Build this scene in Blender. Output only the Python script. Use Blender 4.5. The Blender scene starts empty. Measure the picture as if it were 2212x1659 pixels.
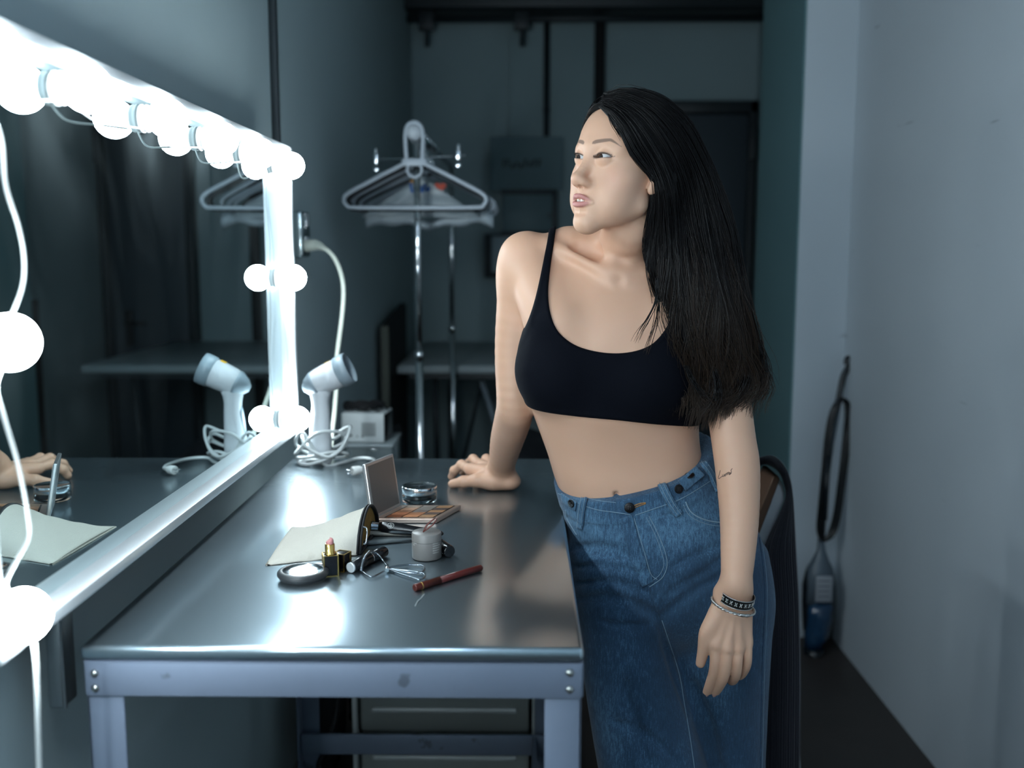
import bpy, bmesh, math, random
import numpy as np
from mathutils import Vector, Matrix, Euler, noise
random.seed(7); np.random.seed(7)
PI = math.pi
SC = bpy.context.scene
COL = SC.collection
# ------------------------------------------------------------ camera model (2212x1659)
F = 2150.0; PIT = math.radians(7.52); YAW = math.radians(.77); CH = 1.33
def ray(u, v):
    x = (u-1106)/F; y = (829.5-v)/F
    fw = math.cos(PIT)+y*math.sin(PIT); up = -math.sin(PIT)+y*math.cos(PIT)
    return Vector((x*math.cos(YAW)-fw*math.sin(YAW), x*math.sin(YAW)+fw*math.cos(YAW), up))
def P(u, v, Y=None, z=None, x=None):
    """world point seen at photo position (u,v) on the plane y=Y, or height z, or side x"""
    d = ray(u, v)
    t = Y/d.y if Y is not None else ((z-CH)/d.z if z is not None else x/d.x)
    return Vector((0, 0, CH))+d*t
# ------------------------------------------------------------ objects
def link(o, parent=None):
    COL.objects.link(o)
    if parent is not None: o.parent = parent
    return o
def tag(o, label=None, cat=None, group=None, kind=None):
    if label: o['label'] = label
    if cat: o['category'] = cat
    if group: o['group'] = group
    if kind: o['kind'] = kind
    return o
def empty(name, loc, label=None, cat=None, group=None, rz=0):
    o = bpy.data.objects.new(name, None); o.empty_display_size = .02
    o.location = loc; o.rotation_euler = (0, 0, rz); link(o); tag(o, label, cat, group); return o
def copy_tree(o, parent=None):
    c = o.copy(); COL.objects.link(c)
    if parent is not None: c.parent = parent
    for ch in list(o.children): copy_tree(ch, c)
    return c
class MB:
    def __init__(s): s.bm = bmesh.new(); s.M = Matrix.Identity(4)
    def _v(s, p): return s.bm.verts.new(s.M @ Vector(p))
    def faces(s, pts, fs, mi=0, smooth=False):
        vs = [s._v(p) for p in pts]
        for f in fs:
            try:
                fa = s.bm.faces.new([vs[i] for i in f]); fa.material_index = mi; fa.smooth = smooth
            except ValueError: pass
        return vs
    def box(s, lo, hi, bev=0, mi=0, seg=2):
        x0, y0, z0 = lo; x1, y1, z1 = hi
        pts = [(x0,y0,z0),(x1,y0,z0),(x1,y1,z0),(x0,y1,z0),(x0,y0,z1),(x1,y0,z1),(x1,y1,z1),(x0,y1,z1)]
        t = bmesh.new(); vs = [t.verts.new(p) for p in pts]
        for f in ((0,3,2,1),(4,5,6,7),(0,1,5,4),(1,2,6,5),(2,3,7,6),(3,0,4,7)): t.faces.new([vs[i] for i in f])
        if bev: bmesh.ops.bevel(t, geom=list(t.edges), offset=bev, segments=seg, profile=.5, affect='EDGES')
        s.merge(t, mi, bool(bev)); return s
    def merge(s, t, mi=0, smooth=False):
        t.verts.ensure_lookup_table()
        m = {v: s._v(v.co) for v in t.verts}
        for f in t.faces:
            try:
                fa = s.bm.faces.new([m[v] for v in f.verts]); fa.material_index = mi; fa.smooth = smooth
            except ValueError: pass
        t.free()
    def ring_sweep(s, rings, mi=0, cap=True, closed=False, smooth=True):
        """rings: list of lists of points, equal count"""
        vr = [[s._v(p) for p in r] for r in rings]; n = len(vr[0])
        prs = list(zip(vr[:-1], vr[1:]))
        if closed: prs.append((vr[-1], vr[0]))
        for a, b in prs:
            for i in range(n):
                j = (i+1) % n
                try:
                    f = s.bm.faces.new((a[i], a[j], b[j], b[i])); f.material_index = mi; f.smooth = smooth
                except ValueError: pass
        if cap and not closed:
            for r, rv in ((vr[0], True), (vr[-1], False)):
                try:
                    f = s.bm.faces.new(list(reversed(r)) if rv else r); f.material_index = mi
                except ValueError: pass
        return s
    def tube(s, pts, r, n=10, mi=0, closed=False, cap=True, ry=None, upv=None, smooth=True):
        """r: radius or list; ry: flattened second radius ratio"""
        pts = [Vector(p) for p in pts]; N = len(pts)
        rr = r if isinstance(r, (list, tuple)) else [r]*N
        rings = []; ref = None
        for i, p in enumerate(pts):
            if closed: t = pts[(i+1) % N]-pts[i-1]
            else: t = pts[min(i+1, N-1)]-pts[max(i-1, 0)]
            t.normalize()
            if ref is None:
                up = Vector(upv) if upv else (Vector((0,0,1)) if abs(t.z) < .9 else Vector((0,1,0)))
                a = t.cross(up).normalized()
            else:
                a = (ref-t*ref.dot(t))
                a = a.normalized() if a.length > 1e-6 else t.orthogonal().normalized()
            ref = a; b = t.cross(a)
            k = ry if ry else 1
            rings.append([p+a*(rr[i]*math.cos(2*PI*j/n))+b*(rr[i]*k*math.sin(2*PI*j/n)) for j in range(n)])
        return s.ring_sweep(rings, mi, cap, closed, smooth)
    def cyl(s, a, b, r, r2=None, n=20, mi=0, smooth=True):
        return s.tube([a, b], [r, r if r2 is None else r2], n, mi, smooth=smooth)
    def lathe(s, prof, org=(0,0,0), axis=(0,0,1), n=32, mi=0, smooth=True, cap=True):
        """prof: (radius, height along axis)"""
        ax = Vector(axis).normalized(); a = ax.orthogonal().normalized(); b = ax.cross(a); o = Vector(org)
        rings = [[o+ax*h+a*(max(r, 1e-5)*math.cos(2*PI*j/n))+b*(max(r, 1e-5)*math.sin(2*PI*j/n)) for j in range(n)] for r, h in prof]
        return s.ring_sweep(rings, mi, cap, smooth=smooth)
    def sphere(s, c, r, n=24, mi=0, sc=(1,1,1)):
        m = n//2; c = Vector(c)
        rings = []
        for i in range(m+1):
            th = PI*min(max(i/m, .002), .998)
            rings.append([c+Vector((sc[0]*r*math.sin(th)*math.cos(2*PI*j/n), sc[1]*r*math.sin(th)*math.sin(2*PI*j/n), sc[2]*r*math.cos(th))) for j in range(n)])
        return s.ring_sweep(rings, mi)
    def prism(s, poly, off, mi=0, smooth=False):
        """poly: 3D outline; off: extrusion vector"""
        off = Vector(off); n = len(poly)
        a = [s._v(p) for p in poly]; b = [s._v(Vector(p)+off) for p in poly]
        fs = [list(reversed(a)), b]+[[a[i], a[(i+1) % n], b[(i+1) % n], b[i]] for i in range(n)]
        for k, f in enumerate(fs):
            try:
                fa = s.bm.faces.new(f); fa.material_index = mi; fa.smooth = smooth and k > 1
            except ValueError: pass
        return s
    def build(s, name, mats, parent=None, loc=(0,0,0), sub=0, bevel=0, wn=False, fix=True, solid=0):
        if fix: bmesh.ops.recalc_face_normals(s.bm, faces=list(s.bm.faces))
        me = bpy.data.meshes.new(name); s.bm.to_mesh(me); s.bm.free()
        for m in (mats if isinstance(mats, (list, tuple)) else [mats]): me.materials.append(m)
        o = bpy.data.objects.new(name, me); o.location = loc; link(o, parent)
        if solid:
            md = o.modifiers.new('s', 'SOLIDIFY'); md.thickness = solid; md.offset = 0
        if bevel:
            md = o.modifiers.new('b', 'BEVEL'); md.width = bevel; md.segments = 2; md.limit_method = 'ANGLE'; md.angle_limit = .6
        if sub:
            md = o.modifiers.new('u', 'SUBSURF'); md.levels = sub; md.render_levels = sub
        return o
def spline(pts, n=8, closed=False):
    """Catmull-Rom through pts"""
    pts = [Vector(p) for p in pts]; N = len(pts); out = []
    rng = range(N if closed else N-1)
    for i in rng:
        if closed: p0, p1, p2, p3 = pts[i-1], pts[i], pts[(i+1) % N], pts[(i+2) % N]
        else: p0, p1, p2, p3 = pts[max(i-1, 0)], pts[i], pts[i+1], pts[min(i+2, N-1)]
        for k in range(n):
            t = k/n
            out.append(.5*((2*p1)+(p2-p0)*t+(2*p0-5*p1+4*p2-p3)*t*t+(3*p1-p0-3*p2+p3)*t*t*t))
    if not closed: out.append(pts[-1])
    return out
# ------------------------------------------------------------ materials
def srgb(r, g, b):
    f = lambda c: (c/255/12.92) if c/255 <= .04045 else ((c/255+.055)/1.055)**2.4
    return (f(r), f(g), f(b), 1)
def mat(name, col, rough=.5, metal=0, bump=0, bscale=60, var=0, vscale=4, emit=0, trans=0, ior=1.45, spec=.5, aniso=0, coat=0, stretch=None, alpha=1, sheen=0):
    m = bpy.data.materials.new(name); m.use_nodes = True; nt = m.node_tree; b = nt.nodes['Principled BSDF']
    def I(k, v): b.inputs[k].default_value = v
    I('Base Color', col); I('Roughness', rough); I('Metallic', metal); I('IOR', ior); I('Specular IOR Level', spec)
    I('Transmission Weight', trans); I('Anisotropic', aniso); I('Coat Weight', coat); I('Alpha', alpha); I('Sheen Weight', sheen)
    if emit: I('Emission Color', col); I('Emission Strength', emit)
    tc = nt.nodes.new('ShaderNodeTexCoord'); mp = nt.nodes.new('ShaderNodeMapping')
    nt.links.new(tc.outputs['Object'], mp.inputs['Vector'])
    if stretch: mp.inputs['Scale'].default_value = stretch
    if var:
        n = nt.nodes.new('ShaderNodeTexNoise'); n.inputs['Scale'].default_value = vscale; n.inputs['Detail'].default_value = 5; n.inputs['Roughness'].default_value = .65
        nt.links.new(mp.outputs[0], n.inputs['Vector'])
        mx = nt.nodes.new('ShaderNodeMix'); mx.data_type = 'RGBA'
        mx.inputs[6].default_value = tuple(c*(1-var) for c in col[:3])+(1,); mx.inputs[7].default_value = tuple(min(1, c*(1+var)) for c in col[:3])+(1,)
        nt.links.new(n.outputs['Fac'], mx.inputs[0]); nt.links.new(mx.outputs[2], b.inputs['Base Color'])
        m['mix'] = 1
    if bump:
        n2 = nt.nodes.new('ShaderNodeTexNoise'); n2.inputs['Scale'].default_value = bscale; n2.inputs['Detail'].default_value = 4
        nt.links.new(mp.outputs[0], n2.inputs['Vector'])
        bp = nt.nodes.new('ShaderNodeBump'); bp.inputs['Strength'].default_value = bump; bp.inputs['Distance'].default_value = .002
        nt.links.new(n2.outputs['Fac'], bp.inputs['Height']); nt.links.new(bp.outputs[0], b.inputs['Normal'])
    return m
def flat(name, r, g, b, rough=.5, **k): return mat(name, srgb(r, g, b), rough, **k)
M = {}
# ============================================================ room shell
M['wall_paint'] = mat('wall_paint', (.43,.53,.55,1), .75, bump=.12, bscale=180, var=.05, vscale=1.6)
M['back_paint'] = mat('back_paint', (.30,.40,.42,1), .6, bump=.1, bscale=120, var=.08, vscale=1.2)
M['teal_paint'] = mat('teal_paint', (.16,.29,.31,1), .55, bump=.1, bscale=90, var=.06, vscale=1)
def scuffed():
    m = mat('white_wall_paint', (.62,.68,.73,1), .55, bump=.12, bscale=140, var=.04, vscale=1.3)
    nt = m.node_tree; b = nt.nodes['Principled BSDF']; src = b.inputs['Base Color'].links[0].from_socket
    tc = nt.nodes.new('ShaderNodeTexCoord')
    def marks(scale, mscale, thr, rot):
        mp = nt.nodes.new('ShaderNodeMapping'); mp.inputs['Rotation'].default_value = (rot, 0, 0); mp.inputs['Scale'].default_value = mscale
        nt.links.new(tc.outputs['Object'], mp.inputs['Vector'])
        n = nt.nodes.new('ShaderNodeTexNoise'); n.inputs['Scale'].default_value = scale; n.inputs['Detail'].default_value = 2
        nt.links.new(mp.outputs[0], n.inputs['Vector'])
        r = nt.nodes.new('ShaderNodeMapRange'); r.inputs['From Min'].default_value = thr; r.inputs['From Max'].default_value = thr+.04
        nt.links.new(n.outputs['Fac'], r.inputs['Value']); return r.outputs[0]
    a = marks(7, (1, .5, 6), .745, -.6); c = marks(16, (1, 1, 1), .77, 0)
    mx = nt.nodes.new('ShaderNodeMath'); mx.operation = 'MAXIMUM'
    nt.links.new(a, mx.inputs[0]); nt.links.new(c, mx.inputs[1])
    sc = nt.nodes.new('ShaderNodeMath'); sc.operation = 'MULTIPLY'; sc.inputs[1].default_value = .4
    nt.links.new(mx.outputs[0], sc.inputs[0])
    cm = nt.nodes.new('ShaderNodeMix'); cm.data_type = 'RGBA'; cm.inputs[7].default_value = (.10,.12,.14,1)
    nt.links.new(sc.outputs[0], cm.inputs[0]); nt.links.new(src, cm.inputs[6]); nt.links.new(cm.outputs[2], b.inputs['Base Color'])
    return m
M['white_paint'] = scuffed()
M['floor'] = mat('floor_vinyl', (.040,.033,.030,1), .5, bump=.1, bscale=40, var=.25, vscale=3)
M['dark_metal'] = flat('dark_painted_metal', 38, 46, 50, .45)
M['ceiling'] = mat('ceiling_paint', (.25,.30,.31,1), .8, var=.1)
def struct(name, mb, m, **k):
    o = mb.build(name, m, **k); o['kind'] = 'structure'; return o
struct('floor', MB().box((-2.2,-1.6,-.06),(2.6,5.6,0)), M['floor'])
struct('ceiling', MB().box((-2.2,-1.6,2.64),(2.6,5.6,2.72)), M['ceiling'])
struct('wall_left', MB().box((-.72,-1.6,0),(-.60,5.5,2.66)), M['wall_paint'])
# back wall: left panel, a narrow pier, a deep dark joint and the recessed right part with the door
struct('wall_back', MB().box((-.72,5.40,0),(2.6,5.52,2.66)), M['back_paint'])
struct('trim_1', MB().box((-.10+.02,5.34,0),(.355,5.40,2.64),.003), M['back_paint'])
struct('trim_2', MB().box((-.62,5.10,2.53),(1.3,5.40,2.64),.004), M['dark_metal'])
struct('wall_right', MB().box((1.07,-1.6,0),(1.2,3.34,2.66)), M['white_paint'])
# partition block: light end face towards the room, teal side
mb = MB(); mb.box((.905,3.34,0),(1.2,3.46,2.66))
struct('wall_partition', mb, M['white_paint'])
mb = MB(); mb.box((.905,3.461,0),(1.2,3.93,2.66))
struct('wall_partition_side', mb, M['teal_paint'])
struct('trim_3', MB().box((.8995,3.347,0),(.905,3.93,2.64)), M['teal_paint'])
struct('wall_far_right', MB().box((1.215,3.93,0),(1.33,5.5,2.66)), M['back_paint'])
struct('wall_rear', MB().box((-.72,-1.7,0),(1.2,-1.6,2.66)), M['wall_paint'])
struct('baseboard_right', MB().box((.985,3.325,0),(1.07,3.34,.115),.003), flat('baseboard_grey',70,74,76,.6))
# vertical conduit strip on the left wall above the mirror
mb = MB(); mb.box((-.60,2.40,.9),(-.582,2.418,2.64),.003); mb.box((-.60,2.423,.9),(-.591,2.447,2.64),.002)
tag(mb.build('wall_conduit', M['dark_metal']), 'grey vertical conduit strip running up the left wall above the mirror corner', 'conduit')
# back door with frame
dr = empty('door_1', (1.0,5.36,0)); dr['kind'] = 'structure'
M['door'] = flat('door_grey', 62, 72, 80, .5)
mb = MB(); mb.box((-.255,-.01,0),(.165,.03,2.045),.003); mb.build('door_leaf', M['door'], dr)
mb = MB()
mb.box((.165,-.05,0),(.205,.04,2.11),.004); mb.box((-.295,-.05,0),(-.255,.04,2.11),.004); mb.box((-.295,-.05,2.05),(.205,.04,2.11),.004)
mb.build('door_frame', M['dark_metal'], dr)
mb = MB(); mb.box((.06,-.022,.83),(.10,-.01,1.02),.004); mb.build('door_plate', flat('black_plate',14,15,17,.4), dr)
mb = MB(); mb.cyl((.08,-.022,.955),(.08,-.06,.955),.01); mb.cyl((.085,-.06,.955),(-.02,-.06,.955),.009); mb.build('door_handle', flat('black_lever',14,15,17,.35), dr)
mb = MB(); mb.box((.158,-.085,1.80),(.20,-.05,1.98),.004); mb.build('door_closer', M['dark_metal'], dr)
# vertical pipe on the back wall
mb = MB(); mb.cyl((.108,5.31,1.0),(.108,5.31,2.56),.016,n=14); mb.box((.09,5.30,2.05),(.126,5.34,2.075))
tag(mb.build('wall_pipe', M['dark_metal']), 'dark vertical pipe on the back wall behind the coat hangers', 'pipe')
mb = MB(); mb.box((.36,5.33,0),(.41,5.40,2.56)); struct('trim_4', mb, flat('joint_dark',16,20,23,.8))
mb = MB()
for x in (-.50,-.02): mb.cyl((x,5.2,2.36),(x,5.2,2.53),.012,n=10); mb.box((x-.04,5.17,2.44),(x+.04,5.23,2.53),.004)
mb.tube([(-.6,5.22,2.50),(1.2,5.22,2.50)],.02,12)
tag(mb.build('ceiling_duct', M['dark_metal']), 'dark pipe run with brackets under the ceiling at the back', 'pipe')
# dull sign sheet with dark lettering on the back wall
sg = empty('wall_notice', (.09,5.29,1.75), 'dull translucent notice sheet with dark lettering on the back wall', 'notice')
x0 = P(1058,295,Y=5.29); x1 = P(1216,412,Y=5.29)
mb = MB(); mb.box((x0.x-.09,-.002,x1.z-1.75),(x1.x-.09,.002,x0.z-1.75)); mb.build('sheet', flat('notice_sheet',104,128,134,.6), sg)
mb = MB(); rnd = random.Random(3)
u = 1086
while u < 1166:
    w = rnd.uniform(5, 8); h = rnd.choice([12, 12, 18]); lo = 362+rnd.choice([0,0,4])
    a = P(u, lo, Y=5.286); b = P(u+w, lo-h, Y=5.286)
    mb.box((a.x-.09,-.006,a.z-1.75),(a.x-.09+.006,-.003,b.z-1.75)); mb.box((a.x-.09,-.006,b.z-1.75-.008),(b.x-.09,-.003,b.z-1.75))
    mb.box((a.x-.09,-.006,(a.z+b.z)/2-1.75-.004),(b.x-.09,-.003,(a.z+b.z)/2-1.75+.004)); u += w+3.2
mb.build('lettering', flat('notice_ink',24,20,24,.6), sg)
# fuse cabinet on the back wall: frame box
fc = empty('wall_cabinet', (.16,5.29,1.5), 'grey metal wall cabinet with a glazed lower panel beside the hangers', 'cabinet')
def wp(u, v, Y, o): q = P(u, v, Y=Y); return q-Vector(o)
a = wp(1086,415,5.27,(.16,5.29,1.5)); b = wp(1198,505,5.27,(.16,5.29,1.5))
mb = MB(); mb.box((a.x,-.03,b.z),(b.x,.02,a.z),.004); mb.build('cabinet_body', flat('cabinet_grey',100,124,130,.5), fc)
mb = MB()
for z in (a.z, b.z): mb.box((a.x-.01,-.045,z-.012),(b.x+.01,-.03,z+.012),.003)
mb.box((b.x-.012,-.045,b.z),(b.x+.012,-.03,a.z),.003); mb.build('cabinet_rim', M['dark_metal'], fc)
mb = MB(); c = wp(1187,465,5.24,(.16,5.29,1.5)); mb.sphere((c.x,-.05,c.z),.009,12); mb.build('cabinet_knob', flat('knob_grey',120,130,134,.3,metal=.8), fc)
a = wp(1046,505,5.27,(.16,5.29,1.5)); b = wp(1200,600,5.27,(.16,5.29,1.5))
mb = MB(); mb.box((a.x,-.02,b.z),(b.x,.02,a.z),.004); mb.build('window_frame', M['dark_metal'], fc)
a2 = wp(1062,510,5.27,(.16,5.29,1.5)); b2 = wp(1120,588,5.27,(.16,5.29,1.5))
mb = MB(); mb.box((a2.x,-.028,b2.z),(b2.x,-.02,a2.z),.002); mb.build('window_panel', flat('pale_panel',150,166,172,.3), fc)
# ceiling lamp behind the photographer
lf = empty('ceiling_light', (-.05,-.40,2.62), 'long dim batten light on the ceiling behind the photographer', 'light')
mb = MB(); mb.box((-.08,-.55,-.04),(.08,.55,.02),.006); mb.build('lamp_housing', flat('white_housing',200,204,208,.5), lf)
mb = MB(); mb.cyl((0,-.5,-.06),(0,.5,-.06),.02); mb.build('lamp_tube', mat('tube_light',(.62,.78,1,1),.5,emit=80), lf)
# ============================================================ table
ZT = .88; TX0, TX1, TY0, TY1 = -.515, .068, 1.092, 2.155
def steel(name, rough, col=(.42,.46,.48,1), st=(60,1.5,60), rv=.12, aniso=.0):
    m = mat(name, col, rough, metal=1, aniso=aniso); nt = m.node_tree; b = nt.nodes['Principled BSDF']
    tc = nt.nodes.new('ShaderNodeTexCoord')
    mp = nt.nodes.new('ShaderNodeMapping'); mp.inputs['Scale'].default_value = st
    n = nt.nodes.new('ShaderNodeTexNoise'); n.inputs['Scale'].default_value = 12; n.inputs['Detail'].default_value = 6; n.inputs['Roughness'].default_value = .7
    nt.links.new(tc.outputs['Object'], mp.inputs[0]); nt.links.new(mp.outputs[0], n.inputs['Vector'])
    n2 = nt.nodes.new('ShaderNodeTexNoise'); n2.inputs['Scale'].default_value = 5; n2.inputs['Detail'].default_value = 6; nt.links.new(tc.outputs['Object'], n2.inputs['Vector'])
    ad = nt.nodes.new('ShaderNodeMath'); ad.operation = 'ADD'; nt.links.new(n.outputs['Fac'], ad.inputs[0]); nt.links.new(n2.outputs['Fac'], ad.inputs[1])
    mr = nt.nodes.new('ShaderNodeMapRange'); mr.inputs['From Min'].default_value = .7; mr.inputs['From Max'].default_value = 1.3
    mr.inputs['To Min'].default_value = rough-rv; mr.inputs['To Max'].default_value = rough+rv
    nt.links.new(ad.outputs[0], mr.inputs['Value']); nt.links.new(mr.outputs[0], b.inputs['Roughness'])
    # fine wandering scratches: thin light lines
    w = nt.nodes.new('ShaderNodeTexNoise'); w.inputs['Scale'].default_value = 2.2; w.inputs['Detail'].default_value = 2
    nt.links.new(tc.outputs['Object'], w.inputs['Vector'])
    bp = nt.nodes.new('ShaderNodeBump'); bp.inputs['Strength'].default_value = .05; bp.inputs['Distance'].default_value = .001
    nt.links.new(n.outputs['Fac'], bp.inputs['Height'])
    bp2 = nt.nodes.new('ShaderNodeBump'); bp2.inputs['Strength'].default_value = .30; bp2.inputs['Distance'].default_value = .004
    nt.links.new(w.outputs['Fac'], bp2.inputs['Height']); nt.links.new(bp.outputs[0], bp2.inputs['Normal']); nt.links.new(bp2.outputs[0], b.inputs['Normal'])
    b2 = nt.nodes.new('ShaderNodeBsdfPrincipled'); b2.inputs['Base Color'].default_value = col; b2.inputs['Metallic'].default_value = 1; b2.inputs['Roughness'].default_value = rough+.28
    nt.links.new(bp2.outputs[0], b2.inputs['Normal'])
    ms = nt.nodes.new('ShaderNodeMixShader'); ms.inputs[0].default_value = .30
    nt.links.new(b.outputs[0], ms.inputs[1]); nt.links.new(b2.outputs[0], ms.inputs[2]); nt.links.new(ms.outputs[0], nt.nodes['Material Output'].inputs['Surface'])
    return m
M['steel_top'] = steel('brushed_steel_top', .17, (.42,.51,.56,1), rv=.04, st=(3,40,3))
M['frame_paint'] = mat('grey_blue_frame', (.165,.20,.265,1), .45, metal=.25, var=.12, vscale=9, bump=.1, bscale=30)
def grime(m, thr=.66, col=(.05,.06,.07,1)):
    nt = m.node_tree; b = nt.nodes['Principled BSDF']; src = b.inputs['Base Color'].links[0].from_socket
    tc = nt.nodes.new('ShaderNodeTexCoord'); n = nt.nodes.new('ShaderNodeTexNoise'); n.inputs['Scale'].default_value = 22; n.inputs['Detail'].default_value = 3
    nt.links.new(tc.outputs['Object'], n.inputs['Vector'])
    r = nt.nodes.new('ShaderNodeMapRange'); r.inputs['From Min'].default_value = thr; r.inputs['From Max'].default_value = thr+.05; r.inputs['To Max'].default_value = .6
    nt.links.new(n.outputs['Fac'], r.inputs['Value'])
    cm = nt.nodes.new('ShaderNodeMix'); cm.data_type = 'RGBA'; cm.inputs[7].default_value = col
    nt.links.new(r.outputs[0], cm.inputs[0]); nt.links.new(src, cm.inputs[6]); nt.links.new(cm.outputs[2], b.inputs['Base Color'])
grime(M['frame_paint'])
tb = empty('steel_table', (TX0,TY0,0), 'brushed stainless steel table with a grey blue bolted frame under the mirror', 'table')
TL, TW = TX1-TX0, TY1-TY0
mb = MB(); mb.box((0,0,ZT-.018),(TL,TW,ZT),.006,seg=3); mb.build('tabletop', M['steel_top'], tb)
Lg = .043
def leg(x, y):
    mb = MB(); mb.box((x,y,0),(x+Lg,y+.004,ZT-.02),.0015); mb.box((x if x < .1 else x+Lg-.004,y if y < .1 else y+.004-Lg,0),((x if x < .1 else x+Lg-.004)+.004,(y if y < .1 else y+.004-Lg)+Lg,ZT-.02),.0015)
    mb.build('leg', M['frame_paint'], tb)
for x in (.004, TL-Lg-.002):
    for y in (.006, TW-.012): leg(x, y)
mb = MB(); mb.box((.004,.002,ZT-.062),(TL-.002,.006,ZT-.02),.0015); mb.box((.004,.002,ZT-.0215),(TL-.002,.03,ZT-.019)); mb.build('apron', M['frame_paint'], tb)
mb = MB(); mb.box((.004,TW-.01,ZT-.062),(TL-.002,TW-.006,ZT-.02),.0015); mb.build('apron', M['frame_paint'], tb)
for x in (.002,TL-.004):
    mb = MB(); mb.box((x,.006,ZT-.062),(x+.004,TW-.006,ZT-.02),.0015); mb.build('apron', M['frame_paint'], tb)
mb = MB(); mb.box((.01,TW-.04,.205),(TL-.01,TW-.03,.252),.002); mb.build('lower_rail', M['frame_paint'], tb)
mb = MB(); mb.box((TL-.052,.04,.205),(TL-.042,TW-.04,.252),.002); mb.build('lower_rail', M['frame_paint'], tb)
for (x, z) in ((.016,ZT-.034),(.016,ZT-.052),(TL-.016,ZT-.030),(TL-.016,ZT-.050)):
    mb = MB(); mb.lathe([(.0048,0),(.0046,.001),(.0035,.0028),(.0015,.0036),(0,.0037)],(x,.002,z),(0,-1,0),20); mb.build('bolt', flat('bolt_steel',170,172,168,.3,metal=1), tb)
# slotted upright between table and wall
mb = MB(); p = P(135,1420,Y=1.10)
mb.box((-.5575,1.10,.80),(-.5395,1.135,.915),.002)
mb.box((-.5395,1.10,.80),(-.5375,1.104,.915))
tag(mb.build('mirror_bracket', flat('bracket_steel',120,128,132,.4,metal=.8)), 'short metal bracket behind the table under the mirror frame', 'bracket')
# ============================================================ mirror
MX = -.53; MZ0, MZ1, MY0, MY1 = .938, 1.553, .90, 2.165
def mirror_mat():
    m = bpy.data.materials.new('mirror_glass'); m.use_nodes = True; nt = m.node_tree; b = nt.nodes['Principled BSDF']
    b.inputs['Base Color'].default_value = (.62,.74,.76,1); b.inputs['Metallic'].default_value = 1; b.inputs['Roughness'].default_value = .0
    d = nt.nodes.new('ShaderNodeBsdfDiffuse'); d.inputs['Color'].default_value = (.5,.6,.62,1)
    tc = nt.nodes.new('ShaderNodeTexCoord'); mp = nt.nodes.new('ShaderNodeMapping'); mp.inputs['Scale'].default_value = (1,1,.5)
    n = nt.nodes.new('ShaderNodeTexNoise'); n.inputs['Scale'].default_value = 5; n.inputs['Detail'].default_value = 5; n.inputs['Distortion'].default_value = 1.4
    nt.links.new(tc.outputs['Object'], mp.inputs[0]); nt.links.new(mp.outputs[0], n.inputs['Vector'])
    r = nt.nodes.new('ShaderNodeMapRange'); r.inputs['From Min'].default_value = .45; r.inputs['From Max'].default_value = .8; r.inputs['To Min'].default_value = .004; r.inputs['To Max'].default_value = .03
    nt.links.new(n.outputs['Fac'], r.inputs['Value'])
    mx = nt.nodes.new('ShaderNodeMixShader'); nt.links.new(r.outputs[0], mx.inputs[0]); nt.links.new(b.outputs[0], mx.inputs[1]); nt.links.new(d.outputs[0], mx.inputs[2])
    nt.links.new(mx.outputs[0], nt.nodes['Material Output'].inputs['Surface']); return m
M['mirror'] = mirror_mat()
M['alu'] = mat('satin_aluminium', (.74,.78,.80,1), .38, metal=.7, bump=.03, bscale=200)
M['backing'] = flat('mirror_backing', 44, 52, 54, .7)
mr = empty('vanity_mirror', (MX,MY0,MZ0), 'wide aluminium framed vanity mirror with round bulbs on the left wall', 'mirror')
W_, H_ = MY1-MY0, MZ1-MZ0
mb = MB(); mb.box((-.004,.012,.012),(0,W_-.012,H_-.012)); mb.build('mirror_glass', M['mirror'], mr)
mb = MB(); mb.box((-.066,.02,.02),(-.0045,W_-.02,H_-.02)); mb.build('backing_board', M['backing'], mr)
def rail(a, b, nm='frame_rail'):
    mb = MB(); mb.box(a, b, .0015); mb.build(nm, M['alu'], mr)
D = .03; T = .014
rail((-.012,0,0),(D,W_,T)); rail((-.012,0,H_-T),(D,W_,H_)); rail((-.012,0,T),(D,T,H_-T)); rail((-.012,W_-T,T),(D,W_,H_-T))
# bulbs: screwed to the glass
M['bulb'] = mat('bulb_glow', (.80,.93,1,1), .4, emit=112)
M['bulb_base'] = mat('bulb_collar', (.75,.78,.78,1), .35, var=.05)
M['chrome'] = mat('chrome', (.82,.84,.85,1), .12, metal=1)
TOPZ = 1.513
rows = [(.945,TOPZ),(1.145,TOPZ),(1.40,TOPZ),(1.645,TOPZ),(1.885,TOPZ),(2.125,TOPZ-.002),
        (.942,1.245),(.931,.977),(2.116,1.277),(2.113,.974)]
wherelab = {0:'in the top row nearest the photographer, cut by the left picture edge',1:'second along the top row of the mirror',2:'third along the top row of the mirror',3:'fourth along the top row of the mirror',
 4:'fifth along the top row, next to the far corner',5:'at the far upper corner of the mirror',6:'halfway down the near left side above the hanging wire',7:'at the lower near left corner of the mirror',8:'halfway down the far right side of the mirror',9:'at the far lower corner behind the hair dryer'}
def make_bulb(first=None):
    t = empty('light_bulb', (0,0,0))
    mb = MB(); mb.lathe([(.0,0),(.019,0),(.0195,.003),(.0175,.0045),(.0175,.007),(.019,.0085),(.018,.011),(.014,.0125),(.0,.0125)],(0,0,0),(1,0,0),28)
    mb.build('bulb_collar', M['bulb_base'], t)
    pr = [(.0125,.0125)]
    c, R = .037, .0272
    for i in range(15):
        th = PI*(.14+.86*i/14); pr.append((R*math.sin(th) if i < 14 else 0, c-R*math.cos(th)))
    mb = MB(); mb.lathe(pr,(0,0,0),(1,0,0),28); mb.build('bulb_globe', M['bulb'], t)
    return t
proto = make_bulb()
for i, (y, z) in enumerate(rows):
    o = proto if i == 0 else copy_tree(proto)
    o.location = (MX+.0005, y, z)
    tag(o, 'glowing round bulb '+wherelab[i], 'light bulb', 'round bulbs around the mirror')
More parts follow.
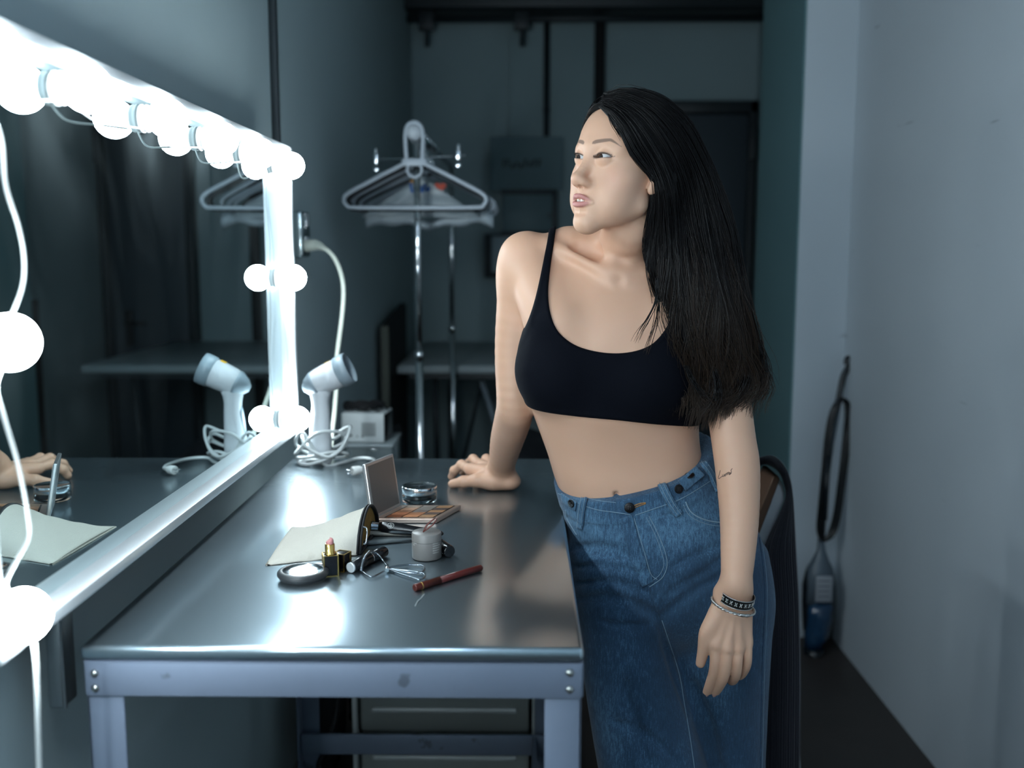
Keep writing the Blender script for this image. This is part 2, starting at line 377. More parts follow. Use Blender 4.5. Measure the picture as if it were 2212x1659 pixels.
# added fill light out of view: bulb frame replacing light the mirror would bounce
lb = empty('fill_light_bar', (MX,-.80,MZ0), 'added frame of fill light bulbs on the left wall beside the photographer, out of view', 'light')
mb = MB(); mb.box((-.066,0,0),(-.004,1.2,.615)); mb.build('backing_board', M['backing'], lb)
for (a, b) in (((-.012,0,0),(D,1.2,T)),((-.012,0,H_-T),(D,1.2,H_)),((-.012,0,T),(D,T,H_-T)),((-.012,1.2-T,T),(D,1.2,H_-T))):
    mb = MB(); mb.box(a, b, .0015); mb.build('frame_rail', M['alu'], lb)
for y, z in [(.05+.22*i, .575) for i in range(6)]+[(.05,.31),(.05,.04),(1.15,.31),(1.15,.04)]:
    mb = MB(); mb.sphere((.037,y,z), .0272, 24); mb.cyl((-.003,y,z),(.014,y,z),.018,n=20); mb.build('fill_bulb', M['bulb'], lb)
M['wire'] = flat('white_wire', 205, 210, 208, .4)
def wire(name, pts, r, lab, m=None, cat='wire', n=8):
    mb = MB(); mb.tube(spline(pts, 8), r, n); return tag(mb.build(name, m or M['wire']), lab, cat)
wx = MX+.02
def W(u, v, x=wx): return P(u, v, x=x)
wire('bulb_wire', [W(-30,215),W(2,300),W(12,400),W(40,490),W(52,560),W(48,620),W(22,690)], .0022, 'thin white wire hanging from the top corner down to the side bulb', cat='wire')
wire('bulb_wire', [W(18,770),W(-8,830),W(8,900),W(38,1000),W(58,1100),W(62,1160),W(36,1210),W(12,1262),W(30,1300)], .0022, 'thin white wire looping between the two near side bulbs')
wire('bulb_wire', [P(62,1350,x=MX+.03),P(75,1400,x=MX+.04),P(80,1480,x=MX+.042),P(82,1560,x=MX+.042),P(86,1720,x=MX+.04),P(90,2000,x=MX+.035),Vector((-.53,.92,.02))], .0028, 'white cable dropping from the lowest near bulb to the floor')
def wtop(i, j, sag, seed):
    (y0, z0), (y1, z1) = rows[i], rows[j]; r = random.Random(seed)
    return [Vector((MX+.012,y0+.016,z0-.014)), Vector((MX+.016,y0+(y1-y0)*.25,z0-.025-sag*r.uniform(.4,1))), Vector((MX+.01,y0+(y1-y0)*.55,z0-.02-sag*r.uniform(.3,.8))), Vector((MX+.012,y1-.018,z1-.016))]
for i, sg_ in ((0,.01),(1,.004),(2,.006),(3,.012),(4,.028)):
    wire('bulb_wire', wtop(i, i+1, sg_, i), .0013, 'thin wire linking the '+['first and second','second and third','third and fourth','fourth and fifth','fifth and corner'][i]+' top bulbs')
wire('bulb_wire', [Vector((MX+.012,2.11,1.258)),Vector((MX+.014,2.118,1.20)),Vector((MX+.02,2.123,1.10)),Vector((MX+.016,2.12,1.03)),Vector((MX+.012,2.113,.99))], .0011, 'thin wire along the far side of the mirror below the side bulb')
wire('bulb_wire', [Vector((MX+.012,2.122,1.498)),Vector((MX+.02,2.135,1.44)),Vector((MX+.014,2.13,1.36)),Vector((MX+.012,2.118,1.295))], .0011, 'thin wire along the far side of the mirror above the side bulb')
# ============================================================ things on the table
def TP(u, v, h=0): return P(u, v, z=ZT+h)
def frame_at(org, xdir, zdir=(0,0,1)):
    x = Vector(xdir).normalized(); z = Vector(zdir); z = (z-x*z.dot(x)).normalized(); y = z.cross(x)
    m = Matrix((x, y, z)).transposed().to_4x4(); m.translation = Vector(org); return m
def place(root, m): root.matrix_world = m
M['black_gloss'] = flat('black_gloss', 14, 15, 18, .22)
M['black_matte'] = flat('black_matte', 16, 17, 20, .65)
M['gold'] = mat('gold_metal', (.80,.52,.16,1), .22, metal=1)
M['white_plastic'] = mat('white_plastic', (.62,.66,.69,1), .35)
M['grey_plastic'] = mat('grey_plastic', (.24,.30,.34,1), .35)
# ---- hair dryer
hd = empty('hair_dryer', TP(696,1001,.0008), 'white and grey handheld hair dryer standing upright at the far end under the mirror corner', 'hair dryer'); hd.rotation_euler = (0,0,math.radians(-3))
mb = MB()
def oval(cx, cz, w, d, tilt=0, n=24, pw=2.4):
    out = []
    for k in range(n):
        a = 2*PI*k/n; c, s_ = math.cos(a), math.sin(a)
        x = w*math.copysign(abs(c)**(2/pw), c); y = d*math.copysign(abs(s_)**(2/pw), s_)
        out.append(Vector((cx+x*math.cos(tilt), y, cz+x*math.sin(tilt))))
    return out
mb.ring_sweep([oval(-.004,.001,.024,.020), oval(-.004,.004,.0255,.0215), oval(-.003,.045,.0245,.021), oval(-.001,.085,.021,.019), oval(.001,.110,.0185,.0175), oval(.000,.132,.0185,.0180), oval(-.001,.150,.022,.020,-.25), oval(.000,.166,.026,.022,-.4)])
mb.build('handle', M['white_plastic'], hd)
mb = MB(); ax = Vector((.90,0,.42)).normalized()
org = Vector((-.012,0,.172))
mb.lathe([(.0,-.026),(.006,-.0255),(.017,-.017),(.0255,-.002),(.0290,.012),(.0305,.035),(.0312,.060)], org, ax, 36); mb.build('barrel', M['white_plastic'], hd)
mb = MB(); mb.lathe([(.0,-.0275),(.0075,-.0265),(.0185,-.017),(.0268,-.002),(.0282,.004),(.0270,.005),(.025,.004)], org, ax, 36, cap=False); mb.build('rear_cap', M['grey_plastic'], hd)
mb = MB(); mb.lathe([(.0314,.058),(.0334,.060),(.0342,.072),(.0336,.084),(.0314,.085),(.0302,.074),(.0302,.060)], org, ax, 36, cap=False); mb.build('nozzle_ring', M['grey_plastic'], hd)
mb = MB(); mb.lathe([(.0295,.066),(.0,.066)], org, ax, 36, cap=False)
up_ = Vector((0,1,0)).cross(ax)
for k in range(5):
    a = k*PI/5; d_ = (Vector((0,1,0))*math.cos(a)+up_*math.sin(a))*.028; mb.cyl(org+ax*.071-d_, org+ax*.071+d_, .0011, n=6)
mb.build('grille', M['black_matte'], hd)
mb = MB(); mb.ring_sweep([oval(-.0235+.0+dx,z,.004,w) for z, w, dx in ((.062,.003,.004),(.070,.0085,.002),(.090,.0095,.004),(.115,.0085,.007),(.126,.003,.009))]); mb.build('grip_inlay', M['grey_plastic'], hd)
mb = MB(); c_ = org+ax*.040-up_*0; t_ = Vector((ax.z*-1,0,ax.x)); 
q_ = org+ax*.046+Vector((-ax.z,0,ax.x))*.0309
mb.box((-.006,-.006,-.0006),(.006,.006,.0006)); st = mb.build('warning_sticker', flat('yellow_sticker', 226, 178, 40, .5), hd); st.matrix_local = frame_at(q_, ax, (-ax.z,0,ax.x))
# cord coiled round the handle, ending in a plug on the table
cordp = [Vector((-.012,.0,.012)), Vector((-.035,-.028,.006))]
rr = random.Random(4)
nl = 5
for i in range(nl*8):
    a = -2.2+i*2*PI/8*1.02; k = i/(nl*8)
    R_ = .042+.010*math.sin(i*.9)+.010*rr.random()+.008*k; z = .012+.075*(.5+.5*math.sin(i*2*PI/19))*(.35+.65*rr.random())
    cordp.append(Vector((R_*math.cos(a)+.006, R_*.62*math.sin(a)-.004, z+.018*math.sin(a*1.0+.6*i/8))))
for q in cordp: q.z = max(q.z, .0065)
inv = hd.matrix_basis.inverted() if False else Matrix.Rotation(math.radians(3), 4, 'Z') @ Matrix.Translation(-hd.location)
ends = [TP(700,1003,.0037), TP(735,1000,.0037), TP(775,990,.0045), TP(805,992,.007), TP(813,1004,.009), TP(800,1012,.0110), TP(786,1014,.0115)]
cordp += [inv @ q for q in ends]
mb = MB(); mb.tube(spline(cordp, 6), .0035, 8); mb.build('power_cord', flat('cord_white', 205, 212, 212, .4), hd)
pg = MB(); pl = inv @ TP(765,1017,.0118); pr = inv @ TP(787,1014,.0118)
d_ = (pl-pr).normalized()
pg.tube([pr-d_*.004, pr, pr+d_*.004, pr+d_*.010, pr+d_*.024, pr+d_*.027], [.0045,.0055,.0065,.0092,.0098,.0085], 14, ry=.95); pgo = pg.build('plug', flat('plug_white', 222, 226, 224, .35), hd)
sd = d_.cross(Vector((0,0,1)))
mb = MB(); b_ = pr+d_*.027
for o_, z_ in ((sd*.004,.003),(sd*-.004,.003),(Vector((0,0,0)),-.004)): mb.tube([b_+o_+Vector((0,0,z_)), b_+o_+Vector((0,0,z_))+d_*.012], .0013, 6)
mb.build('plug_pins', M['chrome'], pgo)
# ---- cosmetic pouch
M['canvas'] = mat('cream_canvas', (.62,.59,.51,1), .85, bump=.5, bscale=420, var=.05, vscale=30)
po = empty('cosmetic_pouch', TP(690,1180), 'cream canvas zip pouch lying open on its side in the middle of the table', 'pouch')
PL = lambda q: Vector(q)-po.location
# outline on the table: closed end at left, mouth at right; puffed towards the mouth
A_ = TP(574,1221); B_ = TP(622,1147); C_ = TP(760,1165); D_ = TP(762,1200)
mb = MB(); nu, nv = 22, 14; top, bot = [], []
Lft0, Lft1 = TP(576,1222), TP(632,1140); Rt0, Rt1 = TP(770,1200), TP(812,1140)
for i in range(nu+1):
    s_ = i/nu; a = Lft0.lerp(Rt0, s_); b = Lft1.lerp(Rt1, s_)
    hh = .004+.054*s_**1.15
    ra, rb = [], []
    for j in range(nv+1):
        t = j/nv; q = a.lerp(b, t); prof = math.sin(PI*t)**.55
        wr = .0012*math.sin(9*s_+5*t)+.001*math.sin(23*s_-7*t)
        ra.append(PL(q+Vector((-.000,0,.0016+hh*prof*(1-.10*t)+wr*s_)))); rb.append(PL(q+Vector((0,0,.0012))))
    top.append(ra); bot.append(rb)
vt = [[mb._v(p) for p in r_] for r_ in top]; vb = [[mb._v(p) for p in r_] for r_ in bot]
for g in (vt, vb):
    for i in range(nu):
        for j in range(nv):
            f = mb.bm.faces.new((g[i][j], g[i+1][j], g[i+1][j+1], g[i][j+1])); f.smooth = True
for j in range(nv): mb.bm.faces.new((vt[0][j], vt[0][j+1], vb[0][j+1], vb[0][j]))
for i in range(nu):
    mb.bm.faces.new((vt[i][0], vt[i+1][0], vb[i+1][0], vb[i][0])); mb.bm.faces.new((vt[i][nv], vt[i+1][nv], vb[i+1][nv], vb[i][nv]))
mb.build('pouch_fabric', M['canvas'], po)
mb = MB(); mb.tube([PL(Lft1.lerp(Rt1, 0))]+[top[i][0]+Vector((0,-.001,.0)) for i in range(nu+1)], .0017, 6); mb.build('seam_piping', M['canvas'], po)
mouth = top[-1]+list(reversed(bot[-1])); cen = sum(mouth, Vector())/len(mouth)
xd = (PL(Rt0)-PL(Lft0)).normalized()
mb = MB(); mb.tube([p+xd*.001 for p in mouth[:-1]], .0019, 6, closed=True)
mb.tube([p+xd*.005+(cen-p)*.02 for p in mouth[:-1]], .0022, 6, closed=True); mb.build('zip_tape', M['black_matte'], po)
mb = MB(); mb.ring_sweep([[p+xd*.0005+(cen-p)*.03 for p in mouth], [cen+(p-cen)*.72-xd*.012 for p in mouth], [cen+(p-cen)*.3-xd*.018 for p in mouth]]); mb.build('lining', mat('ochre_lining', (.28,.17,.04,1), .8, var=.9, vscale=60), po)
mb = MB()
zp = [top[-1][2]+xd*.006, top[-1][2]+xd*.012+Vector((0,0,-.004)), top[-1][1]+xd*.013+Vector((0,-.002,-.010)), top[-1][1]+xd*.009+Vector((0,-.003,-.012))]
mb.tube(spline(zp, 5), .0014, 6); mb.build('zip_pull', M['chrome'], po)
# ---- eye shadow palette
PA, PBk = TP(866,1101,.0), TP(806,1131,.0); PR = TP(996,1101,.0)
PF = PR+(PBk-PA)
pal = empty('eyeshadow_palette', (PA+PBk+PR+PF)/4, 'open eyeshadow palette with bronze and peach pans and a raised mirror lid', 'palette')
pL = lambda q: Vector(q)-pal.location
ux = (PR-PA); uy = (PBk-PA); LX, LY = ux.length, uy.length; ex, ey = ux.normalized(), uy.normalized()
def PQ(a, b, h=0): return pL(PA+ux*a+uy*b+Vector((0,0,h)))
def slab(mb, a0, a1, b0, b1, h0, h1, mi=0):
    mb.prism([PQ(a0,b0,h0), PQ(a1,b0,h0), PQ(a1,b1,h0), PQ(a0,b1,h0)], (0,0,h1-h0), mi)
M['rose_gold'] = mat('rose_gold', (.70,.50,.40,1), .3, metal=.8)
mb = MB(); slab(mb,0,1,0,1,.0005,.0085); mb.build('palette_base', M['rose_gold'], pal, bevel=.0015)
mb = MB(); slab(mb,.14,.93,.07,.92,.0083,.0089); mb.build('pan_tray', M['black_gloss'], pal)
pc = [[(176,150,128),(120,112,104),(196,150,110)],[(168,128,102),(150,140,130),(70,56,50)],[(188,134,100),(98,84,76),(202,152,112)],[(176,112,78),(196,132,92),(80,62,54)],[(160,96,64),(186,124,84),(206,160,120)]]
for i in range(5):
    for j in range(3):
        if i == 2 and j == 0: w_ = .25
        a0 = .17+j*.255; b0 = .10+i*.165
        mb = MB(); slab(mb, a0, a0+.235, b0, b0+.145, .0088, .0096); mb.build('shadow_pan', mat('pan_%d_%d' % (i, j), srgb(*pc[i][j]), .5 if (i+j) % 2 else .35, metal=.0 if (i+j) % 2 else .5, bump=.2, bscale=300), pal)
# lid
lt0 = P(850,978,Y=(PA.y+.012)); lt1 = P(786,1010,Y=(PBk.y+.010))
hv_ = ((lt0-PA)+(lt1-PBk))/2; ez = hv_.normalized(); LH = hv_.length
nrm = ez.cross(ey).normalized(); nrm = nrm if nrm.x > 0 else -nrm
mb = MB(); b0 = pL(PA)+Vector((0,0,.008)); 
mb.prism([b0, b0+uy, b0+uy+ez*(LH-.006), b0+ez*(LH-.006)], -nrm*.0065); mb.build('lid', mat('satin_silver_lid', (.60,.60,.60,1), .3, metal=.85), pal, bevel=.0015)
mb = MB(); i0 = b0+uy*.06+ez*(LH*.05)+nrm*.0004; mb.prism([i0, i0+uy*.88, i0+uy*.88+ez*LH*.84, i0+ez*LH*.84], nrm*.0005); mb.build('lid_mirror', mat('palette_mirror', (.22,.22,.22,1), .4, metal=.8), pal)
mb = MB()
for r_ in range(7):   # fine print on the back of the lid
    w_ = [.5,.62,.55,.6,.48,.58,.3][r_]; q0 = b0-nrm*.0067+uy*.2+ez*(LH*(.86-.045*r_)); k = 0
    while k < w_:
        l_ = rr.uniform(.03,.09); mb.prism([q0+uy*k, q0+uy*(k+l_), q0+uy*(k+l_)+ez*.0013, q0+uy*k+ez*.0013], -nrm*.0001); k += l_+.02
mb.build('small_print', flat('print_grey', 88, 88, 88, .7), pal)
# ---- glass cream jar with a chrome lid
j0 = TP(902,1092); cj = empty('cream_jar', j0+Vector((0,.034,0)), 'round clear glass jar with a mirrored chrome lid behind the palette', 'jar')
cj.scale = (.9,.9,.78)
M['glass'] = mat('clear_glass', (.9,.95,.96,1), .03, trans=1, ior=1.45)
mb = MB(); mb.lathe([(.0,.0005),(.0335,.0005),(.0355,.003),(.0355,.018),(.034,.0195),(.0325,.0195),(.0325,.009),(.0,.007)],(0,0,0),(0,0,1),40); mb.build('jar_glass', M['glass'], cj)
mb = MB(); mb.lathe([(0,.0075),(.0315,.0092),(.0318,.0185),(0,.0185)],(0,0,0),(0,0,1),32); mb.build('cream', mat('pink_cream', (.55,.42,.38,1), .5), cj)
mb = MB(); mb.lathe([(.034,.0198),(.0355,.0202),(.0355,.036),(.0348,.0372),(.032,.0372),(.031,.0355),(0,.0353)],(0,0,0),(0,0,1),40); mb.build('jar_lid', M['chrome'], cj)
# ---- large brush with black handle
def taper(name, a, b, prof, m, parent, org, n=18):
    a, b = Vector(a), Vector(b); d_ = (b-a); mb = MB(); mb.tube([a+d_*t-org for t, r_ in prof], [r_ for t, r_ in prof], n); return mb.build(name, m, parent)
a_, b_ = TP(772,1133,.016), TP(958,1153,.0065)
br = empty('makeup_brush', a_, 'large makeup brush with a black handle poking out of the pouch', 'brush'); o_ = br.location
taper('ferrule', a_, a_.lerp(b_, .27), [(0,.0088),(.6,.0078),(.62,.0083),(.68,.0083),(.7,.0074),(1,.0070)], flat('ferrule_steel',160,170,178,.25,metal=1), br, o_)
taper('brush_handle', a_.lerp(b_, .255), b_, [(0,.0072),(.06,.0094),(.25,.0098),(.5,.0078),(.8,.0055),(.97,.0038),(1,.0015)], M['black_gloss'], br, o_)
taper('bristles', a_-(b_-a_)*.16, a_, [(0,.006),(.3,.012),(.8,.0115),(1,.0085)], flat('bristle',40,30,26,.9), br, o_)
mb = MB(); e0 = a_.lerp(b_, .40)-o_; ax_ = (b_-a_).normalized(); up = Vector((0,-.75,.66)).normalized(); s2 = ax_.cross(up).normalized(); up = s2.cross(ax_)
rad = .0098
for R_ in (.0052,):
    mb.tube([e0+ax_*R_*math.cos(t)+(s2*math.sin(R_*math.sin(t)/rad)+up*math.cos(R_*math.sin(t)/rad))*(rad*.99) for t in [2*PI*k/28 for k in range(28)]], .00035, 4, closed=True)
for k in range(5):
    t0 = k*2*PI/5; mb.tube([e0+ax_*.0036*f_*math.cos(t0+f_)+(s2*math.sin(.0036*f_*math.sin(t0+f_)/rad)+up*math.cos(.0036*f_*math.sin(t0+f_)/rad))*(rad*.99) for f_ in (.15,.5,.8,1.0)], .00035, 4)
mb.build('emblem', flat('emblem_white', 205, 208, 205, .5), br)
# ---- slim brushes
for (ua, va, ub, vb), nm, lb, mt in (((776,1174,905,1164),'slim_brush','slim grey handled brush lying across to the grey pot','grey'),((790,1152,905,1154),'slim_brush','pale slim brush lying just under the black brush handle','pale')):
    a_, b_ = TP(ua,va,.0042), TP(ub,vb,.0032); s_ = empty(nm, a_, lb, 'brush')
    mt = flat('slim_handle_'+mt, *( (96,104,106) if mt == 'grey' else (150,146,136)), .35)
    taper('brush_handle', a_, b_, [(0,.0038),(.2,.0042),(.6,.0034),(1,.0022)], mt, s_, a_, 12)
    taper('bristles', a_-(b_-a_)*.12, a_, [(0,.001),(.3,.004),(1,.0036)], M['black_matte'], s_, a_, 12)
# ---- grey pot with print, tweezers standing in front of it
g0 = TP(919,1214); gp = empty('grey_pot', g0+Vector((0,.021,0)), 'small taupe cosmetic pot with white print, beside the dark red pencil', 'pot')
mb = MB(); mb.lathe([(0,.0006),(.0205,.0006),(.0220,.002),(.0220,.0385),(.0208,.0400),(0,.0400)],(0,0,0),(0,0,1),40); mb.build('pot_body', mat('taupe_plastic', (.20,.19,.18,1), .38), gp)
mb = MB(); mb.lathe([(.0221,.0270),(.0223,.0272),(.0223,.0276),(.0221,.0278)],(0,0,0),(0,0,1),40,cap=False); mb.build('lid_line', flat('pot_line',80,78,76,.5), gp)
mb = MB()
for rws, a0, sgn in (([(.026,.20),(.023,.10)], -2.55, 1), ([(.026,.30),(.0225,.36),(.019,.34),(.0155,.33),(.012,.30)], -1.05, 1)):
    for z_, w_ in rws:
        t = a0
        while t < a0+w_*1.6:
            l_ = rr.uniform(.03,.07); r_ = .0222
            mb.faces([(r_*math.cos(t), r_*math.sin(t), z_), (r_*math.cos(t+l_), r_*math.sin(t+l_), z_), (r_*math.cos(t+l_), r_*math.sin(t+l_), z_+.0014), (r_*math.cos(t), r_*math.sin(t), z_+.0014)], [(0,1,2,3)]); t += l_+.025
mb.build('pot_print', flat('print_white', 190, 190, 186, .6), gp)
ta, tb_ = P(914,1163,Y=g0.y+.012), P(943,1118,Y=g0.y+.020)
tw = empty('tweezers', ta, 'dark red tweezers resting upright on top of the grey pot', 'tweezers'); M['dark_red'] = mat('dark_red_metal', (.085,.015,.010,1), .35, metal=.3)
z0_ = ZT+.0405; ta = Vector((ta.x, ta.y, z0_+.001)); 
for s_ in (-1, 1):
    mb = MB(); d_ = tb_-ta; mb.tube([Vector((0,0,0)), d_*.15+Vector((s_*.0012,0,0)), d_*.5+Vector((s_*.0042,0,.0)), d_*.8+Vector((s_*.0034,0,0)), d_*.98+Vector((s_*.0006,0,0))], [.0011,.0018,.0022,.0018,.0012], 8, ry=.5); mb.build('tweezer_arm', M['dark_red'], tw)
tw.location = ta
# ---- black tube behind the pot, mascara
def stick(name, lab, cat, a, b, prof_m, n=20):
    r_ = empty(name, a, lab, cat)
    for nm, m, prof in prof_m: taper(nm, a, b, prof, m, r_, r_.location, n)
    return r_
a_, b_ = TP(938,1168,.0092), TP(972,1192,.0092)
stick('mascara_tube', 'stubby black tube lying behind the grey pot', 'mascara', a_, b_, [('tube_body', M['black_gloss'], [(-.5,.0085),(0,.0088),(.45,.0088)]), ('tube_cap', M['black_gloss'], [(.47,.0092),(.95,.0092),(1,.0080)])])
a_, b_ = TP(832,1190,.0085), TP(756,1227,.0085)
stick('mascara_tube', 'black mascara tube with a pale silver end in front of the pouch', 'mascara', a_, b_, [('tube_cap', M['black_gloss'], [(0,.0060),(.03,.0078),(.42,.0082)]), ('collar', M['chrome'], [(.42,.0078),(.45,.0078)]), ('tube_body', M['black_gloss'], [(.45,.0082),(.96,.0082)]), ('end_disc', mat('pearl_disc',(.60,.64,.66,1),.25,metal=.4), [(.96,.0074),(.985,.0074),(.99,.0060)])])
# ---- lipstick and its cap
lp = empty('lipstick', TP(711,1246)+Vector((0,.010,0)), 'open pink lipstick in a square black case with gold edges', 'lipstick', rz=math.radians(18))
def goldbox(par, w, h, nm):
    mb = MB(); mb.box((-w,-w,.0005),(w,w,h),.0004); mb.build(nm, M['black_gloss'], par)
    mb = MB(); g = .0007
    for x in (-w, w):
        for y in (-w, w): mb.box((x-g,y-g,.0003),(x+g,y+g,h+.0003))
    for z_ in (.0007, h):
        for s_ in (-w, w): mb.box((-w,s_-g,z_-g*.5),(w,s_+g,z_+g*.5)); mb.box((s_-g,-w,z_-g*.5),(s_+g,w,z_+g*.5))
    mb.build('gold_edging', M['gold'], par)
goldbox(lp, .0098, .0300, 'lipstick_case')
mb = MB(); mb.lathe([(.0080,.0300),(.0080,.0315),(.0068,.032),(.0068,.0440),(.0064,.0448),(.0056,.0448)],(0,0,0),(0,0,1),28); mb.build('gold_sleeve', M['gold'], lp)
mb = MB(); rings = []
for i in range(9):
    t = i/8; r_ = .0054*math.sqrt(max(0, 1-max(0, (t-.35)/.65)**2.4)); rings.append([Vector((r_*math.cos(k*PI/10), r_*math.sin(k*PI/10), .0445+t*.0075+(.0022*math.cos(k*PI/10) if t > .3 else 0)*(t))) for k in range(20)])
mb.ring_sweep(rings); mb.build('lipstick_bullet', mat('pink_wax', (.62,.26,.25,1), .35), lp)
lc = empty('lipstick_lid_case', TP(736,1236)+Vector((0,.010,0)), 'square black lipstick cap with gold edges standing behind the lipstick', 'cap', rz=math.radians(-22)); goldbox(lc, .0094, .0260, 'cap_body')
# ---- compact powder
cp = empty('powder_compact', TP(645,1266)+Vector((0,.028,0)), 'round dark compact with a shiny silver lid at the front left of the makeup', 'compact')
mb = MB(); mb.lathe([(0,.0006),(.026,.0006),(.032,.003),(.0352,.008),(.0352,.0095),(.0338,.0102)],(0,0,0),(0,0,1),48,cap=True); mb.build('compact_base', mat('pewter', (.03,.032,.034,1), .5), cp)
mb = MB(); mb.lathe([(.0352,.0102),(.0350,.0118),(.0335,.0136),(.0285,.0146),(.0275,.0142)],(0,0,0),(0,0,1),48,cap=False); mb.build('compact_lid', mat('pewter_rim', (.035,.038,.04,1), .42), cp)
mb = MB(); mb.lathe([(.0278,.0142),(.0270,.0132),(.016,.0128),(0,.0130)],(0,0,0),(0,0,1),48,cap=False); mb.build('compact_disc', mat('polished_disc', (.72,.78,.80,1), .16, metal=1), cp)
# ---- eyelash curler
M['dchrome'] = mat('dark_chrome', (.25,.28,.31,1), .2, metal=1)
ec = empty('eyelash_curler', TP(850,1232), 'small steel eyelash curler with looped finger handles lying among the makeup', 'eyelash curler'); eL = lambda u, v, h: TP(u, v, h)-ec.location
mb = MB()
for h0 in (0, .006): mb.tube(spline([eL(780,1233,.004+h0), eL(783,1215,.013+h0), eL(790,1200,.020+h0), eL(800,1190,.024+h0*.6)], 5), .0015 if h0 else .0021, 8, ry=.6)
mb.build('curler_clamp', M['dchrome'], ec)
mb = MB(); mb.tube(spline([eL(800,1190,.024), eL(815,1196,.018), eL(828,1212,.010), eL(838,1226,.005)], 5), .0012, 8); mb.tube(spline([eL(781,1234,.004), eL(800,1246,.004), eL(818,1240,.004), eL(838,1228,.005)], 5), .0012, 8); mb.build('curler_frame', M['dchrome'], ec)
mb = MB(); mb.cyl(eL(836,1222,.004), eL(836,1232,.006), .003, n=12); mb.build('pivot', M['chrome'], ec)
for pp in ([(838,1226),(862,1222),(890,1220),(912,1222),(917,1230),(908,1236),(884,1233),(862,1231),(842,1229)], [(838,1229),(860,1238),(884,1246),(906,1252),(918,1246),(912,1238),(892,1238),(866,1235),(844,1230)]):
    mb = MB(); mb.tube(spline([eL(a, b, .0035) for a, b in pp], 5), .0013, 8); mb.build('finger_loop', M['dchrome'], ec)
# ---- dark red pencil
a_, b_ = TP(895,1270,.0052), TP(1040,1226,.0052)
stick('lip_pencil', 'dark red lip pencil lying apart near the table middle', 'pencil', a_, b_, [('pencil_cap', M['dark_red'], [(0,.0040),(.01,.0050),(.36,.0052)]), ('cap_ring', M['gold'], [(.09,.00528),(.10,.00528)]), ('pencil_body', mat('oxblood_gloss', (.075,.012,.010,1), .3, spec=.3), [(.36,.0047),(.98,.0047),(1,.0036)])])
mb = MB(); mb.tube(spline([TP(897,1309,.0004), TP(903,1298,.0009), TP(909,1293,.0004), TP(917,1283,.0007)], 5), .0006, 5); tag(mb.build('cotton_thread', flat('thread_white', 176, 184, 184, .8)), 'tiny white thread lying on the steel in front of the red pencil', 'thread')
# ============================================================ wall outlet and cable
ot = empty('wall_outlet', (-.60,2.62,1.385), 'chrome double wall outlet on the left wall just past the mirror', 'outlet')
oz0, oz1 = P(650,556,x=-.58).z, P(650,456,x=-.58).z
mb = MB(); mb.box((0,-.045,oz0-1.385),(.028,.045,oz1-1.385),.006); mb.build('outlet_box', mat('worn_chrome', (.42,.50,.52,1), .22, metal=1), ot)
mb = MB()
for z_ in (-.03,.03): mb.box((.028,-.022,z_-.016),(.031,.022,z_+.016),.001)
mb.build('outlet_socket', M['white_plastic'], ot)
mb = MB(); mb.tube([(.02,-.035,(oz1-1.385)*.7),(.034,-.038,(oz1-1.385)*.72),(.036,-.038,(oz1-1.385)*.2),(.022,-.036,(oz1-1.385)*.16)], .0035, 8); mb.build('outlet_latch', M['chrome'], ot)
M['cream_cord'] = mat('cream_cable', (.62,.66,.58,1), .45)
yc = 2.58
kp = [P(662,529,Y=2.60), P(690,532,Y=2.56), P(715,548,Y=2.52), P(733,580,Y=2.48), P(742,625,Y=2.44), P(738,690,Y=2.42), P(728,770,Y=2.40), P(727,830,Y=2.36), P(722,900,Y=2.28), P(716,960,Y=2.215), P(716,1090,Y=2.20), P(716,1400,Y=2.20)]
cb = empty('power_cable', kp[0], 'thick cream power cable curving down from the wall outlet behind the hair dryer', 'cable'); kL = [q-kp[0] for q in kp]
mb = MB(); mb.tube(spline(kL, 8), .0056, 10); mb.build('cable', M['cream_cord'], cb)
mb = MB(); s0 = kL[0]; mb.tube([P(655,533,Y=2.61)-kp[0], P(664,531,Y=2.60)-kp[0], P(680,529,Y=2.585)-kp[0], P(690,531,Y=2.575)-kp[0], P(700,537,Y=2.56)-kp[0]], [.014,.0155,.0145,.0105,.0068], 14); mb.build('cable_plug', M['cream_cord'], cb)
# ============================================================ projector on its case behind the table
Yp = 2.72
q0, q1 = P(752,957,Y=Yp), P(829,893,Y=Yp)
ca = empty('plastic_case', ((q0.x+q1.x)/2, Yp+.07, q0.z-.045), 'clear lidded plastic case under the small white projector', 'case')
mb = MB(); mb.box((-.055,-.09,-.04),(.075,.09,.036),.006); mb.build('case_body', mat('smoky_clear', (.5,.6,.62,1), .12, trans=.75), ca)
mb = MB(); mb.box((-.058,-.093,.036),(.078,.093,.0445),.003); mb.build('case_lid', mat('clear_lid', (.45,.52,.54,1), .2, trans=.3), ca)
st_ = empty('black_trolley', ((q0.x+q1.x)/2+.01, Yp+.07, 0), 'black storage trolley behind the table carrying the plastic case', 'trolley')
zt_ = q0.z-.045-.04
mb = MB(); mb.box((-.075,-.10,.07),(.10,.11,zt_-.0005),.006); mb.build('trolley_body', M['black_matte'], st_)
for x_ in (-.06,.085):
    for y_ in (-.085,.095): mb = MB(); mb.cyl((x_-.008,y_,.026),(x_+.008,y_,.026),.026,n=18); mb.box((x_-.011,y_-.006,.03),(x_+.011,y_+.006,.07)); mb.build('caster', M['black_gloss'], st_)
pj = empty('projector', ((q0.x+q1.x)/2, Yp, q0.z), 'small white projector box with a vent grille behind the hair dryer', 'projector', rz=math.radians(-6))
w_ = (q1.x-q0.x)/2; h_ = q1.z-q0.z
mb = MB(); mb.box((-w_-.02,0,.001),(w_,.11,h_),.004); mb.build('projector_body', mat('aged_white', (.56,.60,.60,1), .45), pj)
